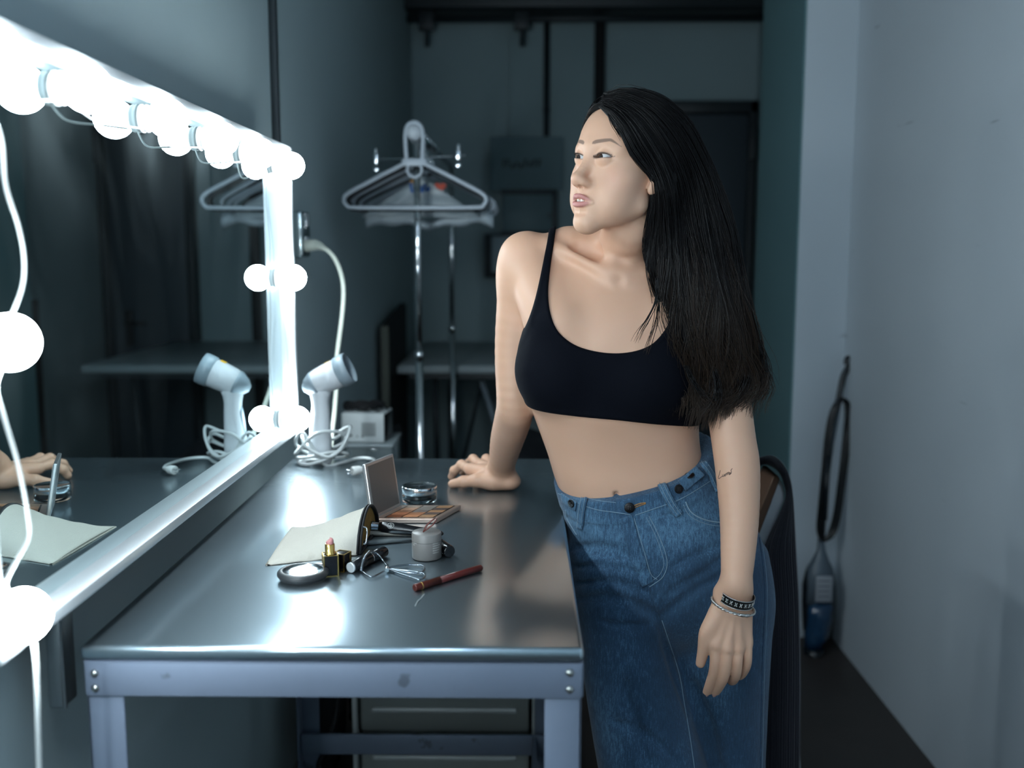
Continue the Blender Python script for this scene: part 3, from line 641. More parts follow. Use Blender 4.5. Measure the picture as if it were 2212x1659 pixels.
mb = MB(); mb.box((w_-.0002,.006,.004),(w_+.0012,.104,h_-.004),.0008); mb.build('side_panel', M['black_gloss'], pj)
mb = MB()
for i in range(9):
    z_ = h_*.24+i*h_*.052; mb.box((-w_*.25,-.0012,z_),(w_*.55,.0005,z_+h_*.028))
mb.build('vent_grille', flat('vent_grey', 112, 118, 118, .6), pj)
mb = MB(); mb.box((-w_*1.1,-.001,h_*.50),(-w_*.80,.0005,h_*.58)); mb.box((-w_*1.0,-.001,h_*.22),(-w_*.78,.0005,h_*.27)); mb.cyl((-w_*.5,-.001,h_*.22),(-w_*.5,.0005,h_*.22),.0022,n=10); mb.cyl((-w_*.2,-.001,h_*.22),(-w_*.2,.0005,h_*.22),.0026,n=10); mb.box((-w_*.35,.03,h_),(w_*.05,.06,h_+.0006)); mb.box((w_*.35,.03,h_),(w_*.6,.06,h_+.0006)); mb.build('ports', M['black_matte'], pj)
r2 = random.Random(9); pts = []
for i in range(46):
    a = i*.72; R_ = .03+.022*r2.random(); pts.append(Vector((-.012+R_*1.25*math.cos(a), .055+R_*.8*math.sin(a), h_+.005+.004*(i % 5)+.003*r2.random())))
mb = MB(); mb.tube(spline(pts, 5), .0030, 6); cbk = mb.build('cable_bundle', M['black_matte']); cbk.location = pj.location; tag(cbk, 'coil of black cable heaped on top of the white projector', 'cable')
# dark upright panel leaning by the left wall
bp = empty('upright_panel', (-.575,3.95,0), 'dark upright board with a pale edge standing against the left wall', 'panel')
mb = MB(); mb.prism([(.0,0,0),(.0,.62,0),(.0,.62,1.10),(0,0,1.04)],(.028,0,0)); mb.build('board', flat('very_dark_board', 20, 20, 24, .7), bp)
mb = MB(); mb.box((0,-.006,0),(.030,0,1.04)); mb.build('pale_edge', flat('pale_edge', 104, 108, 98, .7), bp)
# ============================================================ folding table at the back
ft = empty('folding_table', (.2,4.7,0), 'long pale folding table against the back wall', 'table')
zf = P(1000,790,Y=4.15).z; x0_ = P(857,790,Y=4.15).x
mb = MB(); mb.box((x0_-.2,4.15-4.7,zf-.035),(.62,5.30-4.7,zf),.008); mb.build('tabletop', mat('pale_laminate', (.36,.42,.43,1), .45), ft)
mb = MB(); mb.box((x0_-.15,4.19-4.7,zf-.06),(.55,4.21-4.7,zf-.036)); mb.build('support_rail', M['dark_metal'], ft)
for x_ in (x0_-.05, .45):
    for y0_, y1_ in ((-.42,-.30),(.5,.38)): mb = MB(); mb.tube([(x_,y0_,zf-.04),(x_,y1_,.01)], .013, 10); mb.build('leg', M['dark_metal'], ft)
mb = MB(); a_ = P(1040,822,Y=4.3)-Vector((.2,4.7,0)); b_ = P(1066,905,Y=4.3)-Vector((.2,4.7,0)); mb.tube([a_, b_+(b_-a_)*1.2], .011, 8); mb.build('brace', M['grey_plastic'], ft)
mb = MB(); mb.tube([a_+Vector((.0,.3,0)), a_+Vector((-.12,.32,-.5))], .009, 8); mb.build('brace', M['dark_metal'], ft)
# black bags under and before the folding table
def blob(name, lab, cat, c, r, m, seed, par=None):
    t = bmesh.new(); bmesh.ops.create_icosphere(t, subdivisions=4, radius=1)
    for v in t.verts:
        n = noise.noise(v.co*1.7+Vector((seed,0,0)))*.28+noise.noise(v.co*4+Vector((0,seed,0)))*.10; v.co = v.co*(1+n); v.co = Vector((math.copysign(abs(v.co.x)**.75, v.co.x)*r[0], math.copysign(abs(v.co.y)**.75, v.co.y)*r[1], max(-.98, math.copysign(abs(v.co.z)**.8, v.co.z))*r[2]))
    zm = min(v.co.z for v in t.verts)
    mb = MB(); mb.merge(t, 0, True); o = mb.build(name, m); o.location = (c[0], c[1], -zm+.001); return tag(o, lab, cat)
M['black_cloth'] = mat('black_nylon', (.008,.009,.012,1), .6, bump=.4, bscale=14)
blob('duffel_bag', 'big black soft bag on the floor under the clothes rail', 'bag', (.04,3.42,0), (.24,.26,.34), M['black_cloth'], 1.3)
blob('backpack', 'black backpack slumped on the floor behind the table by the left wall', 'bag', (-.485,3.50,0), (.055,.22,.36), M['black_cloth'], 5.1)
# ============================================================ clothes rail with hangers
RX = -.322; RZ = P(898,286,Y=2.95).z
RKX = .022; rk = empty('clothes_rack', (RX,2.95,0), 'chrome clothes rack pointing into the room with crowded white hangers', 'clothes rack')
mb = MB(); mb.cyl((0,0,RZ),(RKX,1.17,RZ),.0125,n=18); mb.build('rail', M['chrome'], rk)
mb = MB(); mb.lathe([(0,-.028),(.012,-.026),(.021,-.018),(.024,-.006),(.022,.006),(.014,.012),(.0125,.016)],(0,0,RZ),(0,1,0),24); mb.build('end_knob', mat('grey_knob', (.48,.52,.56,1), .4), rk)
for y_, r_, x_ in ((.05,.0100,0),(1.13,.0098,RKX)):
    mb = MB(); mb.cyl((x_,y_,1.02),(x_,y_,RZ-.012),r_,n=16); mb.cyl((x_,y_,.10),(x_,y_,1.02),r_*1.2,n=16); mb.cyl((x_,y_,1.01),(x_,y_,1.035),r_*1.45,n=16); mb.build('pole', M['chrome'], rk)
for y_ in (.05,1.13):
    mb = MB(); mb.cyl((-.19,y_,.085),(.22,y_,.085),.012,n=12); mb.build('foot_bar', M['chrome'], rk)
    for x_ in (-.18,.21): mb = MB(); mb.sphere((x_,y_,.03),.029,16); mb.build('caster', M['black_gloss'], rk)
mb = MB(); mb.cyl((0,.05,.12),(RKX,1.13,.12),.010,n=12); mb.build('base_bar', M['chrome'], rk)
M['hanger'] = mat('grey_white_plastic', (.42,.47,.52,1), .4)
M['hanger_black'] = flat('black_hanger', 14, 16, 20, .45)
def hanger(name, lab, y, m, half=.212, tube=.0062, drop=.0, rot=0, big=False, group='white hangers on the clothes rack'):
    h = empty(name, (RX, 2.95+y, RZ), lab, 'hanger', group, rz=rot)
    k = 1
    mb = MB()
    if big:
        # broad loop head that goes over the rail knob
        lp = [(-.022,0,-.085),(-.025,0,-.045),(-.025,0,-.005),(-.018,0,.018),(0,0,.027),(.018,0,.018),(.025,0,-.005),(.025,0,-.045),(.022,0,-.085)]
        mb.tube(spline(lp, 6), .0062, 10); zs = -.085
    else:
        lp = [(0,0,-.085),(0,0,-.050),(-.004,0,-.030),(-.016,0,-.018),(-.021,0,-.002),(-.014,0,.014),(0,0,.0195),(.014,0,.014),(.020,0,.002)]
        mb.tube(spline(lp, 6), .0032 if m != 'hanger_black' else .003, 8); zs = -.085
    mb.build('hook', M[m] if big else M['chrome'], h)
    mb = MB()
    body = [(0,0,zs+.004),(-.06,0,zs-.020),(-half*.62,0,zs-.054),(-half*.93,0,zs-.088),(-half,0,zs-.107),(-half*.96,0,zs-.124),(-half*.84,0,zs-.130),(0,0,zs-.131),(half*.84,0,zs-.130),(half*.96,0,zs-.124),(half,0,zs-.107),(half*.93,0,zs-.088),(half*.62,0,zs-.054),(.06,0,zs-.020)]
    mb.tube(spline(body, 5, closed=True), tube, 10, closed=True, upv=(0,1,0)); mb.build('hanger_frame', M[m], h)
    mb = MB()
    if big:
        mb.tube([(.021*math.cos(t), -.001, zs-.022+.021*math.sin(t)) for t in [2*PI*k/24 for k in range(24)]], .0048, 8, closed=True)
        mb.box((-.036,-.006,zs-.012),(.036,.006,zs+.010),.004)
    else: mb.sphere((0,0,zs), .010, 12)
    mb.build('hanger_neck', M[m], h); return h
hanger('clothes_hanger', 'thick pale plastic hanger hung foremost over the rack knob', -.012, 'hanger', half=.207, big=True, group=None)
hs = [('black plastic hanger right behind the foremost white one', .045, 'hanger_black', .205, .0095, .03), ('pale hanger with rounded shoulders, third from the rack knob', .10, 'hanger', .212, .0058, -.05),
      ('slim pale hanger, fourth from the rack knob, swung to the right', .15, 'hanger', .205, .005, .10), ('black hanger half hidden in the middle of the rack', .21, 'hanger_black', .21, .005, -.08),
      ('pale hanger showing its end past the crowd at the right', .27, 'hanger', .225, .006, .16), ('pale hanger deep in the row on the rack', .34, 'hanger', .215, .0055, .05), ('black hanger deepest in the row on the rack', .42, 'hanger_black', .22, .0055, .12),
      ('pale hanger last but one along the rack', .50, 'hanger', .215, .006, -.06), ('farthest pale hanger on the rack', .60, 'hanger', .22, .006, .1)]
for lb, y_, m, hf, tb__, ro in hs: hanger('clothes_hanger', lb, y_, m, hf, tb__, rot=ro)
# clip hanger with chrome clips standing up
ch_ = empty('clip_hanger', (RX,2.95+.075,RZ), 'metal skirt hanger with two chrome clips sticking up on the rack', 'hanger')
a_ = P(805,346,Y=3.02)-ch_.location; b_ = P(1005,336,Y=3.02)-ch_.location
mb = MB(); mb.tube([a_, b_], .0022, 8); mb.tube(spline([(a_+b_)/2, (0,0,-.03), (-.012,0,-.008), (0,0,.016), (.014,0,.006)], 5), .0022, 8); mb.build('bar', M['chrome'], ch_)
for q in (P(812,346,Y=3.015)-ch_.location, P(990,337,Y=3.015)-ch_.location):
    mb = MB(); mb.box(q+Vector((-.007,-.005,-.014)), q+Vector((.007,.006,.020)), .003); mb.cyl(q+Vector((0,0,.018)), q+Vector((0,0,.030)), .0065, n=12); mb.sphere(q+Vector((0,0,.030)), .0066, 12); mb.box(q+Vector((-.0085,-.008,-.034)), q+Vector((.0085,.004,-.022)), .002); mb.build('clip', M['chrome'], ch_)
# printed white bag hanging on the rack: generic shapes in blue, orange and red
bgp = empty('printed_bag', (RX,2.95+.19,RZ-.20), 'white plastic bag with blue marks and a red heart shape hanging among the hangers', 'bag')
mb = MB(); nu, nv = 14, 8; fr, bk = [], []
for i in range(nu+1):
    a = i/nu; x_ = -.185+.365*a; zt2 = .092-.125*abs(a-.5)*2
    for g, sy in ((fr, -1), (bk, 1)):
        g.append([(x_, sy*(.006+.006*math.sin(j*1.1+i)), zt2+(-.036-zt2)*j/nv) for j in range(nv+1)])
for g in (fr, bk):
    vs = [[mb._v(p) for p in r_] for r_ in g]
    for i in range(nu):
        for j in range(nv): f = mb.bm.faces.new((vs[i][j], vs[i+1][j], vs[i+1][j+1], vs[i][j+1])); f.smooth = True
mb.build('bag_sheet', mat('white_film', (.40,.46,.49,1), .4), bgp, solid=.001)
def mark(poly, m, nm):
    mb = MB(); mb.prism([P(u, v, Y=bgp.location.y-.016)-bgp.location for u, v in poly], (0,-.0008,0)); mb.build(nm, m, bgp)
mark([(938,400),(944,394),(951,398),(957,395),(964,398),(963,405),(955,412),(949,410),(943,406)], flat('print_red', 190, 74, 52, .6), 'red_heart')
BL_ = flat('print_blue', 38, 92, 160, .6)
for poly in ([(884,395),(890,393),(892,410),(900,410),(900,416),(887,416)], [(903,400),(908,398),(912,406),(916,396),(921,398),(915,416),(909,416)], [(918,410),(926,402),(930,408),(923,416)]): mark(poly, BL_, 'blue_mark')
mark([(884,392),(894,386),(899,392),(890,398)], flat('print_ochre', 176, 128, 60, .6), 'ochre_mark')
# flat pale garment bag folded over lower part of the hangers
gb = empty('garment_cover', (RX+.01,2.95+.30,RZ-.225), 'folded pale plastic garment cover draped across the bottom of the hangers', 'garment cover')
mb = MB(); rings = []
for i in range(19):
    t = i/18; x_ = -.19+.40*t; sag = .012*math.sin(t*9)+.006*math.sin(t*23); w2 = .012+.006*math.sin(t*7+1)
    rings.append([Vector((x_, -.06+.03*math.cos(a)*1, -.02+sag+(w2+.008)*math.sin(a))) for a in [2*PI*k/14 for k in range(14)]])
mb.ring_sweep(rings); mb.build('cover_fold', mat('film_grey', (.36,.42,.46,1), .4), gb)
mb = MB(); q = P(1052,478,Y=3.2)-gb.location; mb.tube([q+Vector((-.02,0,.03)), q], .011, 10); mb.sphere(q, .013, 12); mb.build('cover_end', M['hanger'], gb)
# ============================================================ under the table
dw = empty('drawer_tower', (-.02,2.45,0), 'translucent plastic drawer tower on the floor behind the table legs', 'drawers')
Yd = 2.30; xa = P(760,1530,Y=Yd).x-dw.location.x; xb = P(1160,1530,Y=Yd).x-dw.location.x; y0_ = Yd-2.45
ztop = P(900,1486,Y=Yd).z+.02; zmid = P(900,1572,Y=Yd).z; z2 = P(900,1626,Y=Yd).z
M['milky'] = mat('milky_plastic', (.42,.46,.44,1), .3, trans=.35)
M['milky_light'] = mat('clear_rim', (.55,.60,.60,1), .25, trans=.2)
mb = MB()
for x_ in (xa, xb-.012): mb.box((x_,y0_,.02),(x_+.012,y0_+.30,ztop),.003)
mb.box((xa,y0_,ztop-.012),(xb,y0_+.30,ztop),.003); mb.box((xa,y0_,.0005),(xb,y0_+.30,.02),.003); mb.box((xa,y0_+.29,.02),(xb,y0_+.30,ztop))
mb.build('drawer_frame', M['milky_light'], dw)
zz_ = ztop-.02; i = 0
while zz_ > .12:
    hh = .115
    mb = MB(); mb.box((xa+.02,y0_+.004,zz_-hh),(xb-.02,y0_+.28,zz_-.004),.006); dr_ = mb.build('drawer', M['milky'], dw)
    mb = MB(); mb.box((xa+.018,y0_-.008,zz_-.020),(xb-.018,y0_+.006,zz_-.008),.003); mb.box((xa+.05,y0_-.010,zz_-hh*.52),(xb-.05,y0_+.005,zz_-hh*.44),.002); mb.build('drawer_lip', M['milky_light'], dr_); zz_ -= hh+.008; i += 1
mb = MB()
blob('storage_bag', 'black soft bag on the floor behind the table by the left wall', 'bag', (-.505,2.40,0), (.045,.11,.26), M['black_cloth'], 8.2)
mb = MB(); p0 = P(700,1640,Y=2.1); mb.tube(spline([P(730,1500,Y=2.22), P(722,1560,Y=2.2), P(700,1620,Y=2.15), P(690,1680,Y=2.12), Vector((-.40,2.1,.02)), Vector((-.30,2.0,.008))], 8), .005, 8)
tag(mb.build('loose_cable', M['black_matte']), 'black cable hanging down behind the table to the floor', 'cable')
# ============================================================ chair with the black pleated garment
cr = empty('wooden_chair', (.50,1.98,0), 'white framed chair with a brown wooden edge behind the person', 'chair')
Yc = 1.98; cl = lambda u, v, Y=Yc: P(u, v, Y=Y)-cr.location
# back panel: slanting white frame with rounded corner and a wood strip on its edge
M['chair_white'] = mat('pale_grey_paint', (.62,.66,.68,1), .4); M['wood'] = mat('brown_wood', (.12,.062,.036,1), .5, bump=.2, bscale=60, var=.35, vscale=30, stretch=(1,1,.15))
ol = [(1606,1330),(1640,1180),(1668,1060),(1672,1045),(1680,1036),(1690,1050),(1697,1062),(1695,1080),(1684,1120),(1650,1190),(1622,1330)]
mb = MB(); mb.prism([cl(*a) for a in [(1598,1330),(1630,1160),(1668,1046),(1686,1036),(1693,1050),(1696,1066),(1694,1084),(1668,1147),(1647,1193),(1616,1330)]], (0,.09,0)); mb.build('back_frame', M['chair_white'], cr, bevel=.006)
mb = MB(); mb.prism([cl(a, b, Yc-.006) for a, b in [(1612,1180),(1642,1101),(1672,1028),(1681,1028),(1685,1036),(1642,1150),(1618,1210)]], (0,.10,0)); mb.build('wood_strip', M['wood'], cr, bevel=.002)
mb = MB(); mb.box((-.30,-.01,.42),(.05,.36,.455),.012); mb.build('seat', M['chair_white'], cr)
for x_ in (-.28,.06):
    for y_ in (.02,.33): mb = MB(); mb.tube([(x_,y_,.43),(x_+(.03 if x_ > 0 else -.02),y_,.005)], .014, 12); mb.build('leg', M['chrome'], cr)
mb = MB(); mb.tube([cl(1610,1300)+Vector((0,.02,0)), Vector((.06,.02,.44))], .014, 12); mb.tube([cl(1610,1300)+Vector((0,.09,0)), Vector((.06,.09,.44))], .014, 12); mb.build('back_post', M['chrome'], cr)
# garment: thick pleated cloth over the chair back, hanging to the right
gm = empty('pleated_garment', (.56,1.98,.9), 'black pleated garment draped over the chair back behind the jeans', 'garment')
gl = lambda u, v, Y: P(u, v, Y=Y)-gm.location
path_r = [(1640,988),(1668,984),(1690,1000),(1706,1030),(1714,1080),(1720,1180),(1726,1300),(1729,1420),(1729,1540),(1728,1680),(1726,1900)]
path_l = [(1634,1010),(1655,1004),(1680,1018),(1692,1044),(1693,1085),(1646,1196),(1650,1300),(1646,1420),(1644,1540),(1642,1680),(1640,1900)]
a_ = spline([(q[0],q[1],0) for q in path_r], 6); b_ = spline([(q[0],q[1],0) for q in path_l], 6)
mb = MB(); NP = 72; rows_f, rows_b = [], []
for i in range(len(a_)):
    rf, rb = [], []
    for j in range(NP+1):
        s_ = j/NP; u = a_[i].x*s_+b_[i].x*(1-s_); v = a_[i].y*s_+b_[i].y*(1-s_)
        pl_ = .0045*math.sin(j*PI/2.2+.15*math.sin(i*.4))
        yb = 1.945-.03*math.sin(PI*s_)+pl_
        if i < 12: yb += .04*(1-i/12)*(1-s_)
        rf.append(gl(u, v, yb)); rb.append(gl(u, v, 2.14+pl_))
    rows_f.append(rf); rows_b.append(rb)
rings = [rf+list(reversed(rb)) for rf, rb in zip(rows_f, rows_b)]
mb.ring_sweep(rings, smooth=True); mb.build('pleated_cloth', mat('black_pleats', (.012,.012,.022,1), .55, sheen=.2), gm)
# ============================================================ vacuum cleaner
Yv = 3.20; vo = P(1755,1422,Y=Yv)
vc = empty('stick_vacuum', (vo.x, Yv, 0), 'slim dark stick vacuum with a blue dust cup leaning in the corner', 'vacuum cleaner')
vl = lambda u, v, Y=Yv: P(u, v, Y=Y)-vc.location
def lean(v): return Yv+.09*(1-(v-770)/650)
def vv(u, v): return vl(u, v, lean(v))
M['vac_dark'] = flat('vacuum_charcoal', 22, 28, 34, .3); M['vac_grey'] = flat('vacuum_grey', 92, 104, 114, .35); M['vac_blue'] = mat('vacuum_blue', (.012,.05,.11,1), .15, coat=.6, var=.9, vscale=40)
def prof(name, rows, m, par, dep=.8):
    mb = MB(); rings = []
    for u0_, u1_, v in rows:
        a, b = vv(u0_, v), vv(u1_, v); c = (a+b)/2; h = (b-a)/2; r_ = h.length
        rings.append([c+h*math.cos(k*PI/10)+Vector((0, r_*dep*math.sin(k*PI/10), 0)) for k in range(20)])
    mb.ring_sweep(rings); return mb.build(name, m, par)
prof('vacuum_body', [(1768,1780,1160),(1764,1784,1190),(1752,1792,1212),(1742,1800,1228),(1737,1803,1260),(1735,1803,1300)], M['vac_grey'], vc)
prof('side_shell', [(1740,1801,1232),(1733,1806,1262),(1732,1806,1300),(1733,1804,1330),(1735,1800,1360)], M['vac_dark'], vc, .55)
prof('dust_cup', [(1739,1800,1296),(1738,1798,1330),(1737,1790,1370),(1737,1778,1400)], M['vac_blue'], vc, .95)
prof('floor_head', [(1736,1780,1398),(1735,1776,1418),(1738,1772,1426)], M['vac_dark'], vc, 1.3)
mb = MB(); a, b = vv(1752,1232), vv(1786,1288); mb.box(Vector((a.x,-.038,b.z)), Vector((b.x,-.030,a.z)), .002)
lbv = mb.build('rating_label', flat('label_pale', 168, 172, 178, .5), vc); 
mb = MB(); 
for i in range(4): z_ = b.z+(a.z-b.z)*(.2+.2*i); mb.box((a.x+.006,-.0388,z_),(b.x-.008,-.0382,z_+.004))
mb.build('label_print', flat('label_ink', 110, 112, 118, .6), lbv)
mb = MB(); mb.tube([vv(1774,1170), vv(1782,1060), vv(1795,960), vv(1806,900), vv(1812,860)], [.012,.010,.0095,.010,.011], 12); mb.build('stick', M['vac_grey'], vc)
mb = MB(); mb.tube(spline([vv(1810,872), vv(1816,840), vv(1822,812), vv(1832,795), vv(1842,786), vv(1840,774), vv(1830,776), vv(1829,788)], 6), [.0105]*43, 12); mb.build('handle', M['vac_dark'], vc)
r3 = random.Random(2); mb = MB()
for k in range(5):
    o_ = r3.uniform(-7,7); lo_ = [(1812+o_*.4,862),(1796+o_,890),(1786+o_,940),(1780+o_,1000),(1772+o_,1080),(1768+o_,1140),(1776,1164),(1794-o_,1150),(1806-o_,1110),(1816-o_,1040),(1826-o_,960),(1832-o_,900),(1826-o_*.5,868)]
    mb.tube(spline([vv(a, b)+Vector((0,-.012-.006*r3.random(),0)) for a, b in lo_], 6, closed=True), .0062, 6, closed=True)
mb.build('wound_cord', M['black_gloss'], vc)
mb = MB(); a, b = vv(1778,985), vv(1790,1120); mb.tube([vv(1786,980)+Vector((0,-.02,0)), vv(1782,1050)+Vector((0,-.02,0)), vv(1777,1120)+Vector((0,-.02,0))], [.010,.008,.010], 10); mb.build('cord_clip', M['vac_dark'], vc)
# board seen only in the mirror
mb = MB(); mb.box((1.13,4.18,0),(1.16,4.46,1.12),.004); tag(mb.build('leaning_board', flat('brown_black_board', 34, 22, 20, .6)), 'tall dark brown board standing by the far right wall, seen in the mirror', 'board')
# ============================================================ implicit surfaces -> meshes
A3 = lambda p: np.array(tuple(p), dtype=np.float64)
def V(u, v, Y): return A3(P(u, v, Y=Y))
def smin(a, b, k):
    h = np.clip(.5+.5*(b-a)/k, 0, 1); return b*(1-h)+a*h-k*h*(1-h)
def smax(a, b, k): return -smin(-a, -b, k)
def rcone(p, a, b, r1, r2):
    a = np.asarray(a, float); b = np.asarray(b, float); ba = b-a; pa = p-a
    h = np.clip(pa@ba/(ba@ba+1e-12), 0, 1)
    return np.linalg.norm(pa-h[:, None]*ba, axis=1)-(r1+(r2-r1)*h)
def ell(p, c, r, R=None):
    q = p-np.asarray(c, float)
    if R is not None: q = q@R
    r = np.asarray(r, float); k1 = np.linalg.norm(q/r, axis=1); k2 = np.linalg.norm(q/(r*r), axis=1)+1e-9
    return k1*(k1-1)/k2
def chain(p, pts, rs, k=.01):
    d = None
    for i in range(len(pts)-1):
        e = rcone(p, pts[i], pts[i+1], rs[i], rs[i+1]); d = e if d is None else smin(d, e, k)
    return d
def schain(p, pts, rs, n=5):
    """smooth limb: splined centres and radii"""
    q = [np.append(np.asarray(a, float), r) for a, r in zip(pts, rs)]; N = len(q); out = []
    for i in range(N-1):
        p0, p1, p2, p3 = q[max(i-1, 0)], q[i], q[i+1], q[min(i+2, N-1)]
        for k in range(n):
            t = k/n; out.append(.5*((2*p1)+(p2-p0)*t+(2*p0-5*p1+4*p2-p3)*t*t+(3*p1-p0-3*p2+p3)*t**3))
    out.append(q[-1]); d = None
    for a, b in zip(out[:-1], out[1:]):
        e = rcone(p, a[:3], b[:3], a[3], b[3]); d = e if d is None else smin(d, e, .0012)
    return d
class Stack:
    """body of elliptical slices; rows: (photo row v, left u, right u, depth Y, half depth b)"""
    def __init__(s, rows, cap=.01, power=2.0):
        z, cx, cy, a, b = [], [], [], [], []
        for v, uL, uR, Y, hb in rows:
            l = P(uL, v, Y=Y); r = P(uR, v, Y=Y); z.append((l.z+r.z)/2); cx.append((l.x+r.x)/2); cy.append(Y); a.append((r.x-l.x)/2); b.append(hb)
        T = np.array([z, cx, cy, a, b]).T[::-1]
        pts = [Vector((0, 0, 0))]; n = 12; out = []
        for i in range(len(T)-1):
            p0, p1, p2, p3 = T[max(i-1, 0)], T[i], T[i+1], T[min(i+2, len(T)-1)]
            m1 = (p2-p0)/(p2[0]-p0[0]+1e-9); m2 = (p3-p1)/(p3[0]-p1[0]+1e-9); h = p2[0]-p1[0]
            for k in range(n):
                t = k/n; out.append((2*t**3-3*t*t+1)*p1+(t**3-2*t*t+t)*h*m1+(-2*t**3+3*t*t)*p2+(t**3-t*t)*h*m2)
                out[-1][0] = p1[0]+t*h
        out.append(T[-1]); s.T = np.array(out); s.cap = cap; s.pw = power
    def __call__(s, p):
        z = p[:, 2]; T = s.T
        cx, cy, a, b = (np.interp(z, T[:, 0], T[:, i]) for i in (1, 2, 3, 4))
        x = (p[:, 0]-cx); y = (p[:, 1]-cy)
        if s.pw == 2:
            k1 = np.sqrt((x/a)**2+(y/b)**2); k2 = np.sqrt((x/a**2)**2+(y/b**2)**2)+1e-6
            d = k1*(k1-1)/k2
        else:
            k1 = ((np.abs(x)/a)**s.pw+(np.abs(y)/b)**s.pw)**(1/s.pw); d = (k1-1)*np.minimum(a, b)
        d = np.maximum(d, -np.minimum(a, b))
        return smax(d, np.maximum(T[0, 0]-z, z-T[-1, 0]), s.cap)
def boxed(f, lo, hi, pad=.05):
    lo = np.asarray(lo)-pad; hi = np.asarray(hi)+pad
    def g(p):
        q = np.maximum(np.maximum(lo-p, p-hi), 0); dd = np.linalg.norm(q, axis=1); m = dd <= 0
        d = dd+pad
        if m.any(): d[m] = f(p[m])
        return d
    return g
def poly2d(x, y, poly):
    """signed distance to a closed 2D polygon, inside negative"""
    poly = np.asarray(poly, float); n = len(poly); d = np.full(x.shape, 1e9); s = np.ones(x.shape)
    for i in range(n):
        ax, ay = poly[i]; bx, by = poly[i-1]
        ex, ey = bx-ax, by-ay; wx, wy = x-ax, y-ay
        t = np.clip((wx*ex+wy*ey)/(ex*ex+ey*ey+1e-12), 0, 1)
        d = np.minimum(d, (wx-ex*t)**2+(wy-ey*t)**2)
        c1 = y >= ay; c2 = y < by; c3 = ex*wy > ey*wx
        s = np.where((c1 & c2 & c3) | (~c1 & ~c2 & ~c3), -s, s)
    return s*np.sqrt(d)
def grad(f, p, e=4e-4):
    g = np.stack([f(p+np.array(v)*e)-f(p-np.array(v)*e) for v in ((1,0,0),(0,1,0),(0,0,1))], 1)/(2*e)
    return g
def project(f, p, n=3):
    for _ in range(n):
        d = f(p); g = grad(f, p); l = np.maximum((g*g).sum(1), .05)
        p = p-g*np.clip(d/l, -.004, .004)[:, None]
    return p
def nets(f, lo, hi, h):
    """surface nets on a block-sparse grid"""
    lo = np.asarray(lo, float); B = 8
    n = (np.ceil((np.asarray(hi)-lo)/h/B).astype(int))
    bc = np.stack(np.meshgrid(*[np.arange(k) for k in n], indexing='ij'), -1).reshape(-1, 3)
    cen = lo+(bc*B+B/2)*h; dc = f(cen); rad = B*h*.87*1.7
    N = n*B
    D = np.repeat(np.repeat(np.repeat(dc.reshape(n).astype(np.float32), B, 0), B, 1), B, 2)
    act = np.where(np.abs(dc) < rad)[0]
    off = np.stack(np.meshgrid(*[np.arange(B)]*3, indexing='ij'), -1).reshape(-1, 3)
    for i in range(0, len(act), 600):
        a = act[i:i+600]; idx = (bc[a][:, None, :]*B+off[None]).reshape(-1, 3)
        D[idx[:, 0], idx[:, 1], idx[:, 2]] = f(lo+idx*h)
    S = D < 0
    C = np.zeros(tuple(np.array(S.shape)-1), np.uint8)
    for dx in (0, 1):
        for dy in (0, 1):
            for dz in (0, 1): C += S[dx:S.shape[0]-1+dx, dy:S.shape[1]-1+dy, dz:S.shape[2]-1+dz]
    cells = np.argwhere((C > 0) & (C < 8)); del C
    lut = np.full(tuple(np.array(S.shape)-1), -1, np.int32); lut[tuple(cells.T)] = np.arange(len(cells))
    cor = [(0,0,0),(1,0,0),(0,1,0),(1,1,0),(0,0,1),(1,0,1),(0,1,1),(1,1,1)]
    vals = [D[cells[:, 0]+c[0], cells[:, 1]+c[1], cells[:, 2]+c[2]] for c in cor]
    acc = np.zeros((len(cells), 3)); cnt = np.zeros(len(cells))
    for i in range(8):
        for j in range(i+1, 8):
            ci, cj = np.array(cor[i]), np.array(cor[j])
            if abs(ci-cj).sum() != 1: continue
            a, b = vals[i], vals[j]; m = (a < 0) != (b < 0)
            t = np.where(m, a/(a-b+1e-12), 0)
            acc += np.where(m[:, None], ci+(cj-ci)*t[:, None], 0); cnt += m
    vert = lo+(cells+acc/np.maximum(cnt, 1)[:, None])*h
    quads = []
    for ax in range(3):
        sl0 = [slice(None)]*3; sl1 = [slice(None)]*3; sl0[ax] = slice(0, -1); sl1[ax] = slice(1, None)
        a = S[tuple(sl0)]; b = S[tuple(sl1)]; e = np.argwhere(a != b)
        o1, o2 = [(1, 2), (2, 0), (0, 1)][ax]
        e = e[(e[:, o1] > 0) & (e[:, o2] > 0) & (e[:, o1] < S.shape[o1]-1) & (e[:, o2] < S.shape[o2]-1)]
        flip = b[tuple(e.T)]
        def L(d1, d2):
            q = e.copy(); q[:, o1] += d1; q[:, o2] += d2; return lut[tuple(q.T)]
        q = np.stack([L(-1, -1), L(0, -1), L(0, 0), L(-1, 0)], 1)
        q = q[(q >= 0).all(1)] if (q < 0).any() else q
        fl = flip[:len(q)]
        q = np.where(fl[:, None], q[:, ::-1], q); quads.append(q)
    return vert, np.concatenate(quads)
